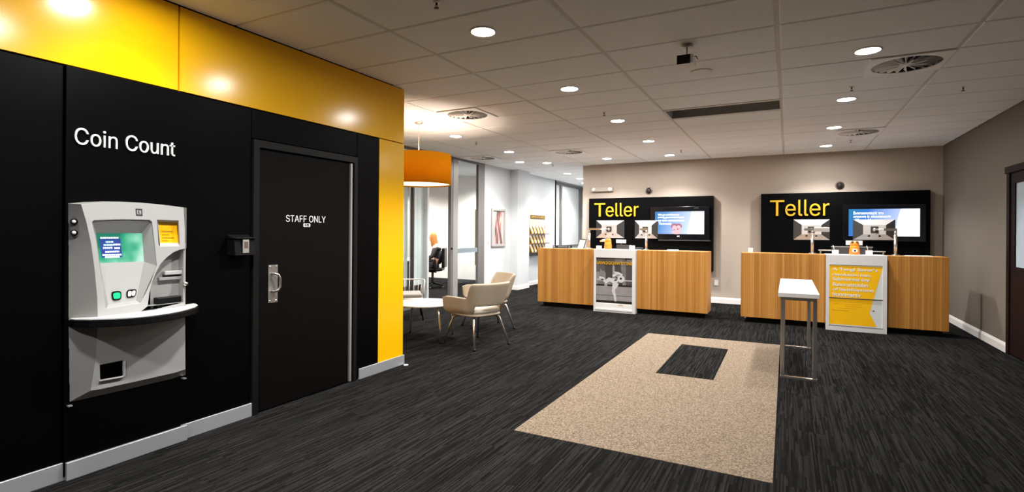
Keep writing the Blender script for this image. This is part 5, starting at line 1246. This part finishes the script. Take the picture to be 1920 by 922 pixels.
Rr = [0.15, 0.125, 0.14, 0.10, 0.055, 0.085, 0.075, 0.06, 0.045, 0.03, 0.06, 0.045, 0.03, 0.09, 0.065, 0.042, 0.03, 0.09, 0.065, 0.042, 0.03]
skin_mesh('body', V, E_, Rr, SKIN, pe)
skin_mesh('top', V[:4] + [V[7], V[8], (0.20, 0.205, 0.765), V[10], V[11], (0.20, -0.205, 0.765)], [(0, 1), (1, 2), (2, 3), (3, 4), (4, 5), (5, 6), (3, 7), (7, 8), (8, 9)], [0.165, 0.14, 0.155, 0.115, 0.075, 0.06, 0.042, 0.075, 0.06, 0.042], CLOTH, pe)
skin_mesh('trousers', [V[0], V[13], V[14], (0.36, 0.11, 0.16), V[17], V[18], (0.30, -0.12, 0.16)], [(0, 1), (1, 2), (2, 3), (0, 4), (4, 5), (5, 6)], [0.165, 0.105, 0.08, 0.06, 0.105, 0.08, 0.06], CLOTH, pe)
for sy in (1, -1):   # hands with fingers resting on the desk edge
    hx, hy = 0.24, 0.20 * sy
    vv = [(hx, hy, 0.76), (hx + 0.06, hy, 0.755), (hx + 0.09, hy, 0.752)]; ee = [(0, 1), (1, 2)]; rr = [0.028, 0.030, 0.026]
    for q in range(4):
        o_ = (-0.024 + 0.016 * q) * 1.0; ln = (0.062, 0.072, 0.068, 0.052)[q]
        vv += [(hx + 0.10, hy + o_, 0.752), (hx + 0.10 + ln * 0.6, hy + o_, 0.75), (hx + 0.10 + ln, hy + o_, 0.738)]; k = 3 + q * 3
        ee += [(1, k), (k, k + 1), (k + 1, k + 2)]; rr += [0.010, 0.009, 0.007]
    vv += [(hx + 0.06, hy - 0.04 * sy, 0.748), (hx + 0.09, hy - 0.05 * sy, 0.742)]; ee += [(0, 15), (15, 16)]; rr += [0.011, 0.008]
    skin_mesh('hand', vv, ee, rr, SKIN, pe)
hd = MB()
for i in range(13):
    for k in range(20):
        pass
m = MB().lathe([(0.0, -0.12), (0.035, -0.118), (0.058, -0.095), (0.075, -0.05), (0.083, 0.0), (0.080, 0.05), (0.062, 0.09), (0.03, 0.112), (0.0, 0.118)], (0.04, 0, 1.285), 24)
h_ = m.build('head', SKIN, pe)
MB().lathe([(0.0, 0.016), (0.010, 0.010), (0.014, -0.012), (0, -0.02)], (0.128, 0, 1.272), 10).build('nose', SKIN, h_)
for sy in (1, -1):
    MB().lathe([(0, 0.009), (0.009, 0.0), (0, -0.009)], (0.112, 0.031 * sy, 1.292), 10).build('eye', BPLAST, h_)
    MB().lathe([(0, 0.028), (0.010, 0.018), (0.012, -0.01), (0, -0.024)], (0.035, 0.082 * sy, 1.278), 10).build('ear', SKIN, h_)
MB().tube([(0.112, -0.022, 1.232), (0.118, 0, 1.230), (0.112, 0.022, 1.232)], 0.005, 6).build('mouth', mat('lips', (0.45, 0.12, 0.10), 0.5), h_)
# hair: shell over crown and back falling to the shoulders
hv_ = []; hf = []
prof = [(0.0, 1.425), (0.05, 1.418), (0.085, 1.385), (0.103, 1.33), (0.108, 1.27), (0.110, 1.21), (0.115, 1.15), (0.110, 1.09), (0.095, 1.05)]
for r, z in prof:
    for k in range(21):
        a = PI * 0.36 + (2 * PI - PI * 0.72) * k / 20; wob = 1 + 0.04 * math.sin(9 * a + z * 20)
        hv_.append((0.025 + r * wob * math.cos(a) - 0.02 * max(0, 1.3 - z) / 0.2, r * wob * math.sin(a), z))
for i in range(len(prof) - 1):
    for k in range(20): hf.append((i * 21 + k, i * 21 + k + 1, (i + 1) * 21 + k + 1, (i + 1) * 21 + k))
o = MB().add(hv_, hf, 0, True).build('hair', HAIR, pe); so = o.modifiers.new('t', 'SOLIDIFY'); so.thickness = 0.015
